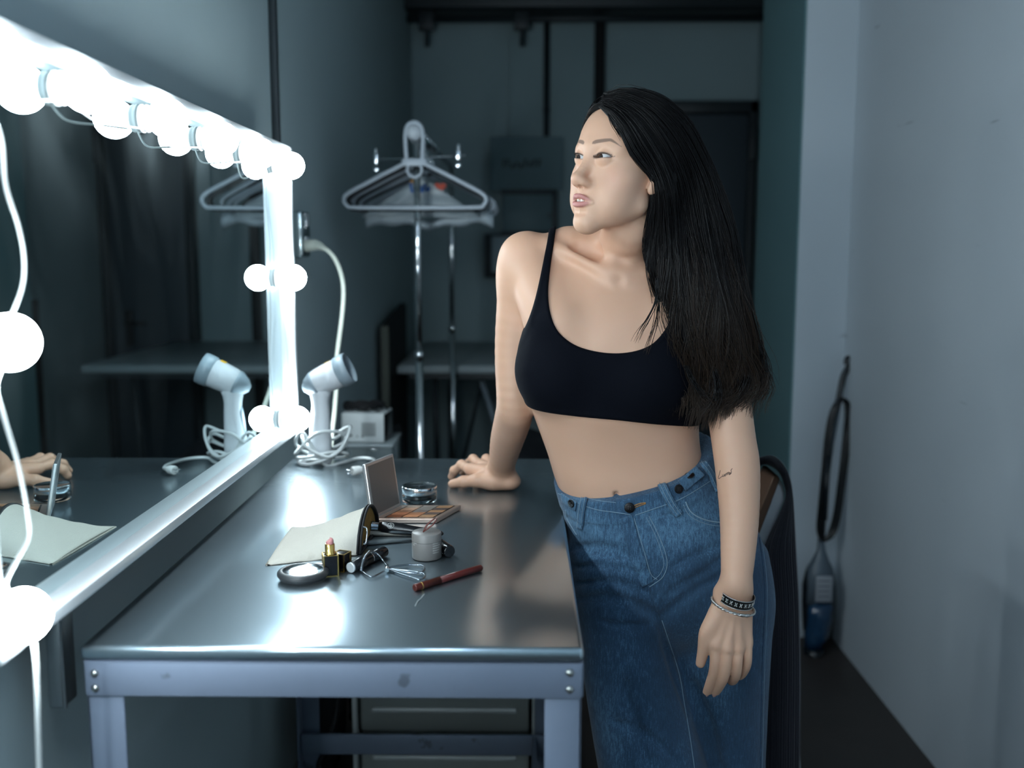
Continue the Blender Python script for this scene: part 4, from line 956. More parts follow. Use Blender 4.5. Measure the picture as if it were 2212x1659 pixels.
def refine(vert, quads, inside, f, n=3):
    """split the quads whose vertices lie in a region (one level), keeping the mesh closed"""
    ms = inside(vert); sel = ms[quads].any(1)
    nv = len(vert); E = {}
    qs = quads[sel]; e = np.concatenate([np.stack([qs[:, i], qs[:, (i+1) % 4]], 1) for i in range(4)]); e.sort(axis=1)
    key = e[:, 0].astype(np.int64)*nv+e[:, 1]; uk, inv = np.unique(key, return_inverse=True)
    mid = (vert[uk//nv]+vert[uk % nv])/2; inv = inv.reshape(4, -1).T+nv
    cent = vert[qs].mean(1); ci = nv+len(mid)+np.arange(len(qs))
    allv = np.concatenate([vert, mid, cent]); F_ = []
    for i in range(4): F_.append(np.stack([qs[:, i], inv[:, i], ci, inv[:, i-1]], 1))
    rest = quads[~sel]; polys = [list(x) for x in np.concatenate(F_)]
    # border quads get the extra edge points
    if len(rest):
        rk = np.concatenate([np.sort(np.stack([rest[:, i], rest[:, (i+1) % 4]], 1), axis=1) for i in range(4)])
        rkey = rk[:, 0].astype(np.int64)*nv+rk[:, 1]; pos = np.searchsorted(uk, rkey); pos = np.minimum(pos, len(uk)-1)
        hit = (uk[pos] == rkey).reshape(4, -1).T; pos = pos.reshape(4, -1).T
        anyh = hit.any(1); keep = rest[~anyh]
        for q, h, ps in zip(rest[anyh], hit[anyh], pos[anyh]):
            poly = []
            for i in range(4):
                poly.append(q[i])
                if h[i]: poly.append(nv+ps[i])
            polys.append(poly)
    else: keep = rest
    return project_sel(allv, f, nv, n), keep, polys
def project_sel(v, f, nv, n):
    v = v.copy(); v[nv:] = project(f, v[nv:], n); return v
def np_mesh(name, vert, quads, polys=(), mats=(), parent=None, loc=(0,0,0), attrs=None, smooth=True):
    vert = vert-np.asarray(loc); me = bpy.data.meshes.new(name)
    nl = len(quads)*4+sum(len(q) for q in polys)
    me.vertices.add(len(vert)); me.vertices.foreach_set('co', vert.astype(np.float32).ravel())
    me.loops.add(nl); idx = np.concatenate([np.asarray(quads).ravel().astype(np.int32)]+([np.concatenate([np.asarray(q) for q in polys]).astype(np.int32)] if len(polys) else []))
    me.loops.foreach_set('vertex_index', idx)
    cnt = np.concatenate([np.full(len(quads), 4), np.array([len(q) for q in polys], int)]).astype(np.int32)
    st = np.concatenate([[0], np.cumsum(cnt)[:-1]]).astype(np.int32)
    me.polygons.add(len(cnt)); me.polygons.foreach_set('loop_start', st); me.polygons.foreach_set('loop_total', cnt)
    me.polygons.foreach_set('use_smooth', np.full(len(cnt), smooth))
    me.update(calc_edges=True); me.validate()
    for k, a in (attrs or {}).items():
        at = me.attributes.new(k, 'FLOAT', 'POINT'); at.data.foreach_set('value', a.astype(np.float32))
    for m in mats: me.materials.append(m)
    o = bpy.data.objects.new(name, me); o.location = loc; link(o, parent); return o
def hits(f, uv, y0=1.2, y1=2.2, off=0, step=.006):
    """points where the sight lines through photo positions uv meet surface f"""
    d = np.array([tuple(ray(u, v)) for u, v in uv]); o = np.array([0, 0, CH]); t = y0/d[:, 1]; t1 = y1/d[:, 1]
    done = np.zeros(len(d), bool)
    for _ in range(260):
        p = o+d*t[:, None]; s = f(p)
        done |= s < 2e-4
        t = np.where(done, t, t+np.clip(s*.7, 3e-4, step*3)/np.linalg.norm(d, axis=1))
        if (done | (t > t1)).all(): break
    ok = done & (t < t1); p = o+d*t[:, None]
    if off: p = p+grad(f, p)*off
    return p, ok
# ============================================================ the person
HT = np.array([.1605, 1.6055, 1.4592])
def rotm(a, b, c):
    ca, sa, cb, sb, cc, sc = np.cos(a), np.sin(a), np.cos(b), np.sin(b), np.cos(c), np.sin(c)
    Rz = np.array([[ca,-sa,0],[sa,ca,0],[0,0,1]]); Rx = np.array([[1,0,0],[0,cb,-sb],[0,sb,cb]]); Ry = np.array([[cc,0,sc],[0,1,0],[-sc,0,cc]])
    return Rz@Rx@Ry
HR = rotm(*np.radians([128.0, 10.5, -3.5]))
def tol(p):
    q = ((p-HT)@HR).copy(); q[:, 2] /= np.where(q[:, 2] > 0, 1.06, .955); return q
def tow(q): q = np.array(q, float).reshape(-1, 3).copy(); q[:, 2] *= np.where(q[:, 2] > 0, 1.06, .955); return q@HR.T+HT
EYE = (.0262, .0705, .0005); ER = .0117
def lip_d(q):
    u = schain(q, [(0,.0895,-.0642),(.0040,.0897,-.0634),(.0110,.0858,-.0652),(.0215,.0775,-.0702)], [.0034,.0034,.0030,.0012], 3)
    l = schain(q, [(0,.0874,-.0764),(.008,.0856,-.0758),(.0210,.0773,-.0712)], [.0044,.0040,.0012], 4)
    return u, l
def eye_open(q):
    """2D almond in (x,z), negative inside"""
    x = q[:, 0]-EYE[0]; z = q[:, 2]-EYE[2]
    z = z-.0012-x*.10
    w = .0153; t = np.clip(np.abs(x)/w, 0, 1.3); up = .0034*(1-t**2.2); lo = -.0029*(1-t**2.0)
    d = np.maximum(z-up, lo-z)*.85
    return d
def head_sdf(p):
    q = tol(p); q[:, 0] = np.abs(q[:, 0]); x, y, z = q.T
    d = ell(q, (0,-.010,.033), (.0735,.092,.080))
    d = smin(d, ell(q, (0,.028,.026), (.0605,.0565,.058)), .02)
    d = smin(d, ell(q, (0,.020,-.028), (.0600,.0590,.070)), .022)
    d = smin(d, rcone(q, (.0475,.009,-.060), (.004,.061,-.099), .0130, .0150), .024)
    d = smin(d, ell(q, (0,.0640,-.1010), (.0175,.0160,.0160)), .018)
    d = smin(d, ell(q, (.0405,.0455,-.028), (.0230,.0215,.0230)), .022)
    d = smin(d, ell(q, (.028,.046,-.063), (.026,.024,.026)), .022)
    d = smin(d, ell(q, (0,.0650,-.0690), (.0240,.0195,.0230)), .014)
    d = smin(d, rcone(q, (0,.0795,.0170), (.043,.0630,.0150), .0070, .0080), .014)
    # eye sockets
    d = smax(d, -ell(q, (.030,.0900,-.0005), (.0165,.0125,.0105)), .012)
    # nose
    n = schain(q, [(0,.0760,.012),(0,.0815,-.006),(0,.0885,-.022),(0,.0955,-.035)], [.0072,.0074,.0084,.0088], 3)
    n = smin(n, ell(q, (0,.0970,-.0385), (.0090,.0092,.0080)), .008)
    n = smin(n, ell(q, (.0094,.0872,-.0425), (.0060,.0098,.0063)), .0075)
    n = smin(n, rcone(q, (0,.095,-.043), (0,.083,-.0500), .0042, .0042), .006)
    d = smin(d, n, .0115)
    d = smax(d, -ell(q, (.0058,.0915,-.0492), (.0030,.0052,.0034)), .0022)
    d = smax(d, -rcone(q, (0,.0895,-.0530), (0,.0900,-.0575), .0014, .0014), .004)
    # lips
    u, l = lip_d(q)
    d = smin(d, smin(u, l, .0016), .0045)
    d = smax(d, -ell(q, (0,.0870,-.0704), (.0110,.0150,.0017)), .0012)
    d = smax(d, -chain(q, [(0,.0855,-.0880), (.005,.0848,-.0878), (.010,.0830,-.0868)], [.0022,.0020,.0012], .004), .008)
    # eyelids
    e = np.linalg.norm(q-np.array(EYE), axis=1)
    d = smin(d, e-(ER+.0024), .0050)
    d = smin(d, rcone(q, (.018,.0765,.0075), (.044,.0655,.0082), .0028, .0030), .0045)
    op = eye_open(q); op = np.maximum(op, EYE[1]-.001-y)
    d = smax(d, -np.maximum(np.maximum(op, e-.030), (ER-.0028)-e), .0012)
    # ear
    ea = ell(q, (.0715,-.001,-.008), (.0060,.0160,.0280)); ea = smin(ea, ell(q, (.0690,.0065,-.0330), (.0045,.0068,.0085)), .008)
    ea = smax(ea, -ell(q, (.0775,.001,-.004), (.0045,.0085,.0140)), .004)
    d = smin(d, ea, .006)
    return d
hl = lambda *q: tow([q])[0]
NB = V(1352, 590, 1.665)                    # neck base
TORSO = Stack([(548,1240,1500,1.690,.040),(575,1190,1535,1.685,.058),(610,1160,1555,1.680,.078),(655,1146,1560,1.672,.094),(700,1138,1548,1.665,.104),(760,1136,1532,1.662,.108),(820,1138,1522,1.662,.105),
    (880,1148,1510,1.664,.099),(930,1165,1508,1.668,.090),(980,1183,1514,1.670,.084),(1030,1198,1530,1.674,.086),(1080,1218,1535,1.676,.084),(1140,1245,1560,1.676,.084),(1200,1270,1580,1.676,.08)], .03, 2.25)
RS, RE, RW = V(1136,556,1.700), V(1113,868,1.700), V(1083,1008,1.858)     # her right shoulder, elbow, wrist
LS, LE, LW = V(1546,604,1.640), V(1584,945,1.578), V(1590,1262,1.498)
BR = V(1207,800,1.612); BL = V(1402,815,1.598)
def torso_sdf(p):
    d = TORSO(p)
    # shoulder girdle
    d = smin(d, chain(p, [V(1345,545,1.69), V(1250,545,1.700), RS+np.array([.012,0,.002])], [.034,.030,.036], .02), .035)
    d = smin(d, chain(p, [V(1375,545,1.69), V(1470,575,1.68), LS+np.array([-.012,0,0])], [.034,.030,.036], .02), .035)
    d = smin(d, chain(p, [V(1300,528,1.705), V(1225,522,1.712)], [.020,.018], .01), .04)
    # chest to shoulder fill (front of the armpit)
    d = smin(d, rcone(p, V(1150,600,1.675), V(1200,700,1.60), .035, .035), .04)
    d = smin(d, rcone(p, V(1530,620,1.635), V(1460,710,1.595), .035, .035), .04)
    return d
def breasts(p, d, k=.035):
    d = smin(d, ell(p, BR, (.056,.052,.056)), k)
    d = smin(d, ell(p, BL, (.056,.050,.054)), k); return d
def neck_sdf(p):
    d = schain(p, [hl(0,-.028,-.035), hl(0,-.024,-.090), V(1352,545,1.674), V(1352,600,1.674)], [.044,.0405,.0435,.058])
    # sternomastoid and throat
    d = smin(d, schain(p, [hl(-.044,-.034,-.045), V(1384,500,1.645), V(1350,592,1.617)], [.006,.0115,.0065]), .016)
    d = smin(d, chain(p, [hl(.050,-.022,-.045), V(1322,588,1.615)], [.012,.007], .01), .016)
    return d
def arm_r(p):
    d = schain(p, [RS, V(1125,640,1.700), V(1113,760,1.702), RE, V(1108,905,1.728), V(1095,952,1.785), RW], [.0425,.0400,.0350,.0322,.0325,.0300,.0240])
    d = smin(d, ell(p, V(1128,590,1.698), (.040,.040,.058)), .02)
    return d
def arm_l(p):
    d = schain(p, [LS, V(1566,720,1.625), V(1572,850,1.600), LE, V(1593,1010,1.560), V(1597,1110,1.530), V(1594,1200,1.510), LW], [.0425,.0400,.0365,.0350,.0350,.0305,.0262,.0228])
    return d
def fing(p, pts, r0, r1, k=.004):
    n = len(pts); rs = [r0+(r1-r0)*i/(n-1) for i in range(n)]
    d = chain(p, pts, rs, k)
    for i in range(1, n-1): d = smin(d, np.linalg.norm(p-pts[i], axis=1)-rs[i]*1.04, .004)
    return d
# left hand hanging in front of the thigh, back of the hand to the camera
LHK = [V(1547,1392,1.478), V(1571,1400,1.474), V(1595,1398,1.478), V(1613,1388,1.486)]
LHF = [[V(1546,1425,1.474), V(1543,1452,1.477), V(1534,1478,1.487), V(1527,1496,1.498)],
       [V(1568,1430,1.470), V(1563,1460,1.473), V(1553,1482,1.486), V(1543,1497,1.499)],
       [V(1592,1428,1.473), V(1589,1455,1.478), V(1584,1468,1.494), V(1580,1471,1.510)],
       [V(1614,1412,1.482), V(1612,1436,1.487), V(1605,1453,1.498), V(1598,1461,1.508)]]
LHT = [V(1548,1330,1.488), V(1526,1365,1.483), V(1520,1402,1.484), V(1513,1433,1.489)]
def hand_l(p):
    w = np.array(LW)+np.array([0,0,-.004]); d = None
    for k_, r in zip(LHK, (.0112,.0114,.0108,.0098)):
        e = rcone(p, w+(k_-w)*.12+np.array([(k_[0]-w[0])*.5,0.004,0]), k_+np.array([0,.002,0]), .0150, r)
        d = e if d is None else smin(d, e, .009)
    d = smin(d, schain(p, [LW, w+np.array([-.001,.003,-.022]), w+np.array([-.001,.004,-.045])], [.0215,.0200,.0190]), .015)
    d = smin(d, schain(p, LHT, [.0135,.0108,.0092,.0072]), .012)
    fg = None
    for k_, f_, r in zip(LHK, LHF, ((.0092,.0066),(.0094,.0067),(.0089,.0066),(.0080,.0058))):
        pts = [k_+np.array([0,.002,.004])]+f_
        e = schain(p, pts, [r[0]*1.04, r[0]*.96, r[0]*.93, (r[0]+r[1])/2*.96, r[1]])
        fg = e if fg is None else smin(fg, e, .0012)
    d = smin(d, fg, .0045)
    for k_ in LHK[:3]:
        d = smin(d, rcone(p, w+(k_-w)*.45+np.array([0,-.0105,0]), k_+np.array([0,-.0065,0]), .0015, .0022), .009)
    return d
# right hand pressed on the table, fingers pointing away towards the mirror
zt = ZT
def T3(x, y, z): return np.array([x, y, zt+z])
hc = A3(P(1080,1058,z=ZT)); 
RHW = RW
RHK = [T3(-.106,1.895,.032), T3(-.085,1.918,.034), T3(-.063,1.930,.032), T3(-.044,1.934,.028)]
RHF = [[RHK[0], T3(-.125,1.918,.036), T3(-.140,1.930,.022), T3(-.146,1.936,.0085)],
       [RHK[1], T3(-.104,1.952,.040), T3(-.120,1.972,.024), T3(-.127,1.981,.0085)],
       [RHK[2], T3(-.078,1.966,.038), T3(-.092,1.988,.022), T3(-.098,1.997,.0085)],
       [RHK[3], T3(-.054,1.962,.030), T3(-.064,1.979,.017), T3(-.069,1.986,.0078)]]
RHT = [T3(-.062,1.856,.020), T3(-.092,1.857,.019), T3(-.118,1.862,.0155), T3(-.140,1.872,.0088)]
def hand_r(p):
    hb = T3(-.045,1.862,.017)
    d = rcone(p, RHW, T3(-.043,1.870,.030), .0235, .0240)
    d = smin(d, ell(p, T3(-.030,1.862,.0165), (.022,.024,.0165)), .012)
    d = smin(d, ell(p, T3(-.058,1.862,.0175), (.028,.024,.0175)), .012)
    for k_, r in zip(RHK, (.0130,.0130,.0120,.0110)):
        d = smin(d, rcone(p, hb+(k_-hb)*.2+np.array([0,0,.008]), k_, .0165, r), .010)
    d = smin(d, chain(p, RHT, [.0170,.0125,.0105,.0082], .006), .010)
    for f_, r in zip(RHF, ((.0098,.0076),(.0100,.0078),(.0096,.0076),(.0086,.0070))): d = smin(d, fing(p, f_, *r), .0035)
    return smax(d, (zt+.0006)-p[:, 2], .002)
HEADB = boxed(head_sdf, HT-.115, HT+np.array([.115,.115,.13]), .03)
hLlo = np.min([k for f_ in LHF+[LHT] for k in f_], 0)-.03; hLhi = np.max([k for f_ in LHF+[LHT] for k in f_]+[LW], 0)+.03
hRlo = np.min([k for f_ in RHF+[RHT] for k in f_], 0)-.03; hRhi = np.max([k for f_ in RHF+[RHT] for k in f_]+[RW], 0)+.03
HLB = boxed(hand_l, hLlo, hLhi, .02); HRB = boxed(hand_r, hRlo, hRhi, .02)
ARB = boxed(arm_r, (-.10,1.62,.86), (.06,1.92,1.42), .03); ALB = boxed(arm_l, (.25,1.44,.80), (.42,1.72,1.42), .03)
NKB = boxed(neck_sdf, (.04,1.52,1.20), (.28,1.76,1.50), .03)
NAV = None
def trunk_sdf(p):
    d = breasts(p, torso_sdf(p))
    # collar bones, with the hollow above her right one
    d = smin(d, schain(p, [V(1330,600,1.612), V(1290,580,1.616), V(1235,550,1.648), V(1180,530,1.678)], [.006,.0062,.006,.005]), .022)
    d = smin(d, schain(p, [V(1352,603,1.612), V(1400,592,1.614), V(1460,588,1.622), V(1520,580,1.636)], [.006,.006,.006,.005]), .022)
    return d
TRB = boxed(trunk_sdf, (-.06,1.5,.78), (.40,1.85,1.42), .05)
def body_pre(p):
    d = TRB(p)
    d = smin(d, smin(NKB(p), HEADB(p), .009), .028)
    d = smin(d, ALB(p), .014); d = smin(d, ARB(p), .014)
    d = smin(d, HLB(p), .010); d = smin(d, HRB(p), .010)
    return d
_h, _ = hits(body_pre, [(1331,1071),(1330,1068),(1290,548),(1262,538),(1338,606)], 1.3, 2.0)
NAV = _h[0]
def body_sdf(p):
    d = body_pre(p)
    m = np.linalg.norm(p-NAV, axis=1) < .06
    if m.any():
        q = p[m]; e = d[m]
        e = smax(e, -ell(q, NAV+np.array([0,.001,.001]), (.0035,.007,.0055)), .006); d[m] = e
    m = np.linalg.norm(p-_h[2], axis=1) < .08
    if m.any():
        q = p[m]; d[m] = smax(d[m], -chain(q, [_h[3]+np.array([-.01,-.004,.004]), _h[2]+np.array([0,-.006,.003])], [.006,.007], .01), .016)
    m = np.linalg.norm(p-_h[4], axis=1) < .05
    if m.any(): d[m] = smax(d[m], -(np.linalg.norm(p[m]-(_h[4]+np.array([0,-.006,0])), axis=1)-.008), .010)
    return d
PB = (.30, 1.66, 0)
person = empty('person', PB, 'person with long dark hair in black crop top and jeans leaning on the steel table', 'person')
def skin_mat():
    m = bpy.data.materials.new('skin'); m.use_nodes = True; nt = m.node_tree; b = nt.nodes['Principled BSDF']
    b.inputs['Roughness'].default_value = .48; b.inputs['Subsurface Weight'].default_value = .12; b.inputs['Subsurface Radius'].default_value = (.012,.004,.002); b.inputs['Subsurface Scale'].default_value = .6
    b.inputs['Specular IOR Level'].default_value = .42
    def at(n):
        a = nt.nodes.new('ShaderNodeAttribute'); a.attribute_name = n; return a.outputs['Fac']
    def mix(fac, a, col):
        x = nt.nodes.new('ShaderNodeMix'); x.data_type = 'RGBA'; x.inputs[7].default_value = col
        nt.links.new(fac, x.inputs[0])
        if isinstance(a, tuple): x.inputs[6].default_value = a
        else: nt.links.new(a, x.inputs[6])
        return x.outputs[2]
    tc = nt.nodes.new('ShaderNodeTexCoord'); n = nt.nodes.new('ShaderNodeTexNoise'); n.inputs['Scale'].default_value = 14; n.inputs['Detail'].default_value = 5
    nt.links.new(tc.outputs['Object'], n.inputs['Vector'])
    c = mix(n.outputs['Fac'], SKIN_A, SKIN_B)
    c = mix(at('blush'), c, (.62,.26,.20,1)); c = mix(at('lips'), c, (.52,.20,.19,1)); c = mix(at('brow'), c, (.075,.050,.042,1)); c = mix(at('liner'), c, (.05,.03,.028,1))
    nt.links.new(c, b.inputs['Base Color'])
    n3 = nt.nodes.new('ShaderNodeTexNoise'); n3.inputs['Scale'].default_value = 900; n3.inputs['Detail'].default_value = 3; nt.links.new(tc.outputs['Object'], n3.inputs['Vector'])
    bp = nt.nodes.new('ShaderNodeBump'); bp.inputs['Strength'].default_value = .08; bp.inputs['Distance'].default_value = .0005
    nt.links.new(n3.outputs['Fac'], bp.inputs['Height']); nt.links.new(bp.outputs[0], b.inputs['Normal'])
    return m
SKIN_A = (.64,.37,.245,1); SKIN_B = (.70,.425,.295,1)
M['skin'] = skin_mat()
bv, bq = nets(body_sdf, (-.19,1.42,.64), (.42,2.06,1.60), .003)
bv = project(body_sdf, bv, 2)
hl_c = (hLlo+hLhi)/2; hr_c = (hRlo+hRhi)/2
def fine(v):
    q = tol(v); f1 = (np.abs(q[:, 0]) < .055) & (q[:, 1] > .045) & (q[:, 2] > -.115) & (q[:, 2] < .035)
    f2 = ((v > hLlo) & (v < hLhi)).all(1); f3 = ((v > hRlo) & (v < hRhi)).all(1)
    return f1 | f2 | f3
v2, keep, polys = refine(bv, bq, fine, body_sdf, 2)
# second level on the face only
def fine2(v):
    q = tol(v); return (np.abs(q[:, 0]) < .052) & (q[:, 1] > .055) & (q[:, 2] > -.095) & (q[:, 2] < .028)
q4 = np.array([q for q in polys if len(q) == 4]); other = [q for q in polys if len(q) != 4]
isf = fine2(v2[q4].mean(1)); 
m4 = np.concatenate([keep, q4]); v3, keep3, polys3 = refine(v2, m4, fine2, body_sdf, 2)
polys = other+polys3
def body_attrs(v):
    q = tol(v); q[:, 0] = np.abs(q[:, 0]); near = np.linalg.norm(v-HT, axis=1) < .16
    u, l = lip_d(q); lips = np.clip(.5-(np.minimum(u, l)-.0006)/.0012, 0, 1)*near
    x, z = q[:, 0], q[:, 2]
    c = .0195+.0062*np.clip((x-.010)/.028, 0, 1)**.8-.0075*np.clip((x-.036)/.016, 0, 1)**1.3
    hw = np.interp(x, [.009,.014,.03,.040,.052], [.0016,.0030,.0027,.0020,.0004])
    br = np.clip((hw-np.abs(z-c))/.0012+.4, 0, 1)*(x > .0095)*(x < .053)*(q[:, 1] > .04)*near*.70
    op = eye_open(q); ln = np.clip(1.3-np.abs(op-.0006)/.0014, 0, 1)*(q[:, 1] > .05)*np.clip((z-(EYE[2]-.0035))/.004, .35, 1)*(np.abs(x-EYE[0]) < .0150)*near
    wing = np.clip(1-np.abs(z-(.0026+(x-.0420)*.40))/.0009, 0, 1)*(x > .0405)*(x < .0455)*(q[:, 1] > .04)*near
    bl = np.exp(-(((x-.048)/.016)**2+((z+.030)/.018)**2))*(q[:, 1] > .02)*near*.22
    bl = np.maximum(bl, np.exp(-(((x)/.008)**2+((z+.037)/.008)**2))*near*.12)
    return dict(lips=lips*.85, brow=br, liner=np.maximum(ln, wing)*.85, blush=bl)
body = np_mesh('body', v3, keep3, polys, [M['skin']], person, (0,0,0), body_attrs(v3))
body.location = -Vector(PB)
# eyes
M['sclera'] = flat('eye_white', 225, 222, 220, .12, spec=.6, coat=.6)
def eye_m():
    m = bpy.data.materials.new('eyeball'); m.use_nodes = True; nt = m.node_tree; b = nt.nodes['Principled BSDF']; b.inputs['Roughness'].default_value = .08; b.inputs['Coat Weight'].default_value = 1
    tc = nt.nodes.new('ShaderNodeTexCoord'); g = nt.nodes.new('ShaderNodeVectorMath'); g.operation = 'DISTANCE'; g.inputs[1].default_value = (0,0,ER)
    nt.links.new(tc.outputs['Object'], g.inputs[0])
    r = nt.nodes.new('ShaderNodeValToRGB'); e = r.color_ramp.elements; e[0].position = .0; e[0].color = (.004,.004,.004,1); e[1].position = 1; e[1].color = (.66,.64,.63,1)
    for ps, c in ((.24,(.004,.004,.004,1)),(.27,(.045,.022,.012,1)),(.50,(.03,.015,.01,1)),(.58,(.012,.008,.008,1)),(.64,(.64,.61,.60,1))): 
        x = e.new(ps); x.color = c
    mr_ = nt.nodes.new('ShaderNodeMapRange'); mr_.inputs['From Max'].default_value = .0112; nt.links.new(g.outputs['Value'], mr_.inputs['Value']); nt.links.new(mr_.outputs[0], r.inputs[0]); nt.links.new(r.outputs[0], b.inputs['Base Color']); return m
M['eye'] = eye_m()
for s in (-1, 1):
    c = tow([(s*EYE[0], EYE[1], EYE[2])])[0]
    mb = MB(); mb.sphere((0,0,0), ER, 32); o = mb.build('eye', M['eye'], person)
    gz = Vector(HR@np.array([.17, 1, -.12])).normalized()   # gaze: further round to her right, a little down
    o.rotation_mode = 'QUATERNION'; o.rotation_quaternion = Vector((0,0,1)).rotation_difference(gz); o.location = Vector(c)-Vector(PB)
    if s == -1:
        pass
# lashes along the upper lid
mb = MB()
for s in (-1, 1):
    for i in range(26):
        t = -1+2*i/25; x = t*.0150; z = .0012+x*.10+.0036*(1-abs(t)**2.2)+EYE[2]
        y = EYE[1]+math.sqrt(max((ER+.0023)**2-x*x-(z-EYE[2])**2, 1e-6))
        L_ = .0018+.0026*(t+1)/2
        a = np.array([EYE[0]+x, y, z]); pts = []
        for k in range(4):
            f_ = k/3; pts.append(a+np.array([t*.35*L_*f_+.1*L_*f_, L_*f_*.9, L_*(.15*f_+.45*f_*f_)]))
        pts = [q*np.array([-s if s == 1 else 1, 1, 1]) if s == 1 else q*np.array([-1,1,1])*np.array([1,1,1]) for q in pts]
        if s == 1: pts = [q*np.array([-1,1,1]) for q in pts]
        mb.tube([Vector(tow([q])[0])-Vector(PB) for q in pts], [.00030,.00025,.00018,.00006], 4)
mb.build('eyelashes', flat('lash_black', 14, 11, 11, .5), person)
# teeth
mb = MB()
for x in (-.0115,-.0042,.0042,.0115):
    w = .0041 if abs(x) < .01 else .0033
    c = tow([(x, .0825-abs(x)*.28, -.0690)])[0]-np.array(PB)
    mb.sphere(c, 1, 16, sc=(w,.0036,.0052))
mb.build('teeth', flat('teeth_white', 232, 228, 220, .2), person)
# ============================================================ cropped top
M['top_fabric'] = mat('black_jersey', (.0022,.0028,.0055,1), .85, bump=.2, bscale=900, spec=.1)
def XZ(u, v, Y=1.60): q = P(u, v, Y=Y); return (q.x, q.z)
def _sm(L_): return [(q.x, q.y) for q in spline([(a, b, 0) for a, b in [XZ(*k) for k in L_]], 5)]
TOPP = _sm([(1138,880,1.62),(1180,888),(1250,894),(1330,900),(1420,911),(1500,919,1.62),(1520,915,1.64)])+_sm([(1535,850),(1560,760),(1558,700),(1540,640),(1515,570),(1505,470)])+ \
       _sm([(1468,470),(1464,560),(1452,640),(1438,690),(1410,730),(1376,749),(1330,757),(1280,753),(1237,739),(1204,712),(1188,675),(1184,630),(1190,575,1.62),(1202,490,1.68),(1207,470,1.68)])+ \
       _sm([(1188,470,1.68),(1186,497,1.68),(1172,570,1.66),(1156,640,1.64),(1140,690,1.63),(1122,730,1.63),(1095,770,1.63)])+_sm([(1095,860,1.62),(1125,873,1.62)])
def cloth_base(p):
    d = TORSO(p)
    d = smin(d, chain(p, [V(1345,545,1.69), V(1250,545,1.700), RS+np.array([.012,0,.002])], [.034,.030,.036], .02), .035)
    d = smin(d, chain(p, [V(1375,545,1.69), V(1470,575,1.68), LS+np.array([-.012,0,0])], [.034,.030,.036], .02), .035)
    d = smin(d, chain(p, [V(1300,528,1.705), V(1225,522,1.712)], [.020,.018], .01), .04)
    d = smin(d, rcone(p, V(1150,600,1.675), V(1200,700,1.60), .035, .035), .04)
    d = smin(d, rcone(p, V(1530,620,1.635), V(1460,710,1.595), .035, .035), .04)
    d = smin(d, NKB(p), .030)
    w = np.clip((p[:, 2]-1.315)/.03, 0, 1); ar = smin(ARB(p), ALB(p), .01)+(1-w)*.06; d = smin(d, ar, .014)
    d = smin(d, TRB(p), .006)
    e = smin(ell(p, BR, (.056,.052,.056)), ell(p, BL, (.056,.050,.054)), .05)
    return smin(d, e, .035)
def top_sdf(p):
    d = cloth_base(p)-.0032
    # hem turned and stitched: slightly thicker band
    c = poly2d(p[:, 0], p[:, 2], TOPP)
    d = d-.0010*np.exp(-(np.abs(c+.004)/.004)**2)
    return smax(d, c, .003)
tv, tq = nets(top_sdf, (-.05,1.46,1.02), (.36,1.84,1.44), .003)
tv = project(top_sdf, tv, 2)
# keep only the outer shell: drop the inner cut faces lying inside the body
o = np_mesh('crop_top', tv, tq, (), [M['top_fabric']], person); o.location = -Vector(PB)
# ============================================================ jeans
def denim():
    m = bpy.data.materials.new('denim'); m.use_nodes = True; nt = m.node_tree; b = nt.nodes['Principled BSDF']; b.inputs['Roughness'].default_value = .85; b.inputs['Sheen Weight'].default_value = .15
    tc = nt.nodes.new('ShaderNodeTexCoord')
    def noi(sc, scale, det=4):
        mp = nt.nodes.new('ShaderNodeMapping'); mp.inputs['Scale'].default_value = scale; nt.links.new(tc.outputs['Object'], mp.inputs[0])
        n = nt.nodes.new('ShaderNodeTexNoise'); n.inputs['Scale'].default_value = sc; n.inputs['Detail'].default_value = det; n.inputs['Roughness'].default_value = .7
        nt.links.new(mp.outputs[0], n.inputs['Vector']); return n.outputs['Fac']
    a = noi(9, (1,1,.6)); t = noi(420, (1,1,.16), 3); g = noi(700, (1,1,1), 2)
    at = nt.nodes.new('ShaderNodeAttribute'); at.attribute_name = 'fade'
    def math_(op, x, y):
        n = nt.nodes.new('ShaderNodeMath'); n.operation = op
        for i, w in enumerate((x, y)):
            if isinstance(w, (int, float)): n.inputs[i].default_value = w
            else: nt.links.new(w, n.inputs[i])
        return n.outputs[0]
    s = math_('ADD', math_('MULTIPLY', a, .5), math_('MULTIPLY', t, .6)); s = math_('ADD', s, math_('MULTIPLY', g, .35)); s = math_('ADD', s, math_('MULTIPLY', at.outputs['Fac'], .55))
    r = nt.nodes.new('ShaderNodeValToRGB'); e = r.color_ramp.elements; e[0].position = .45; e[0].color = (.006,.021,.044,1); e[1].position = 1.1; e[1].color = (.085,.19,.30,1)
    x = e.new(.78); x.color = (.019,.061,.118,1)
    nt.links.new(s, r.inputs[0]); nt.links.new(r.outputs[0], b.inputs['Base Color'])
    bp = nt.nodes.new('ShaderNodeBump'); bp.inputs['Strength'].default_value = .5; bp.inputs['Distance'].default_value = .0012
    nt.links.new(math_('ADD', t, g), bp.inputs['Height']); nt.links.new(bp.outputs[0], b.inputs['Normal']); return m
M['denim'] = denim()
HIP = Stack([(930,1180,1545,1.672,.095),(1000,1190,1540,1.674,.097),(1050,1201,1576,1.676,.101),(1100,1214,1610,1.676,.107),(1150,1225,1638,1.674,.111),(1200,1234,1652,1.672,.113),(1250,1241,1662,1.672,.113),(1300,1243,1666,1.672,.105),(1345,1262,1652,1.672,.086),(1400,1310,1600,1.672,.045)], .02, 2.2)
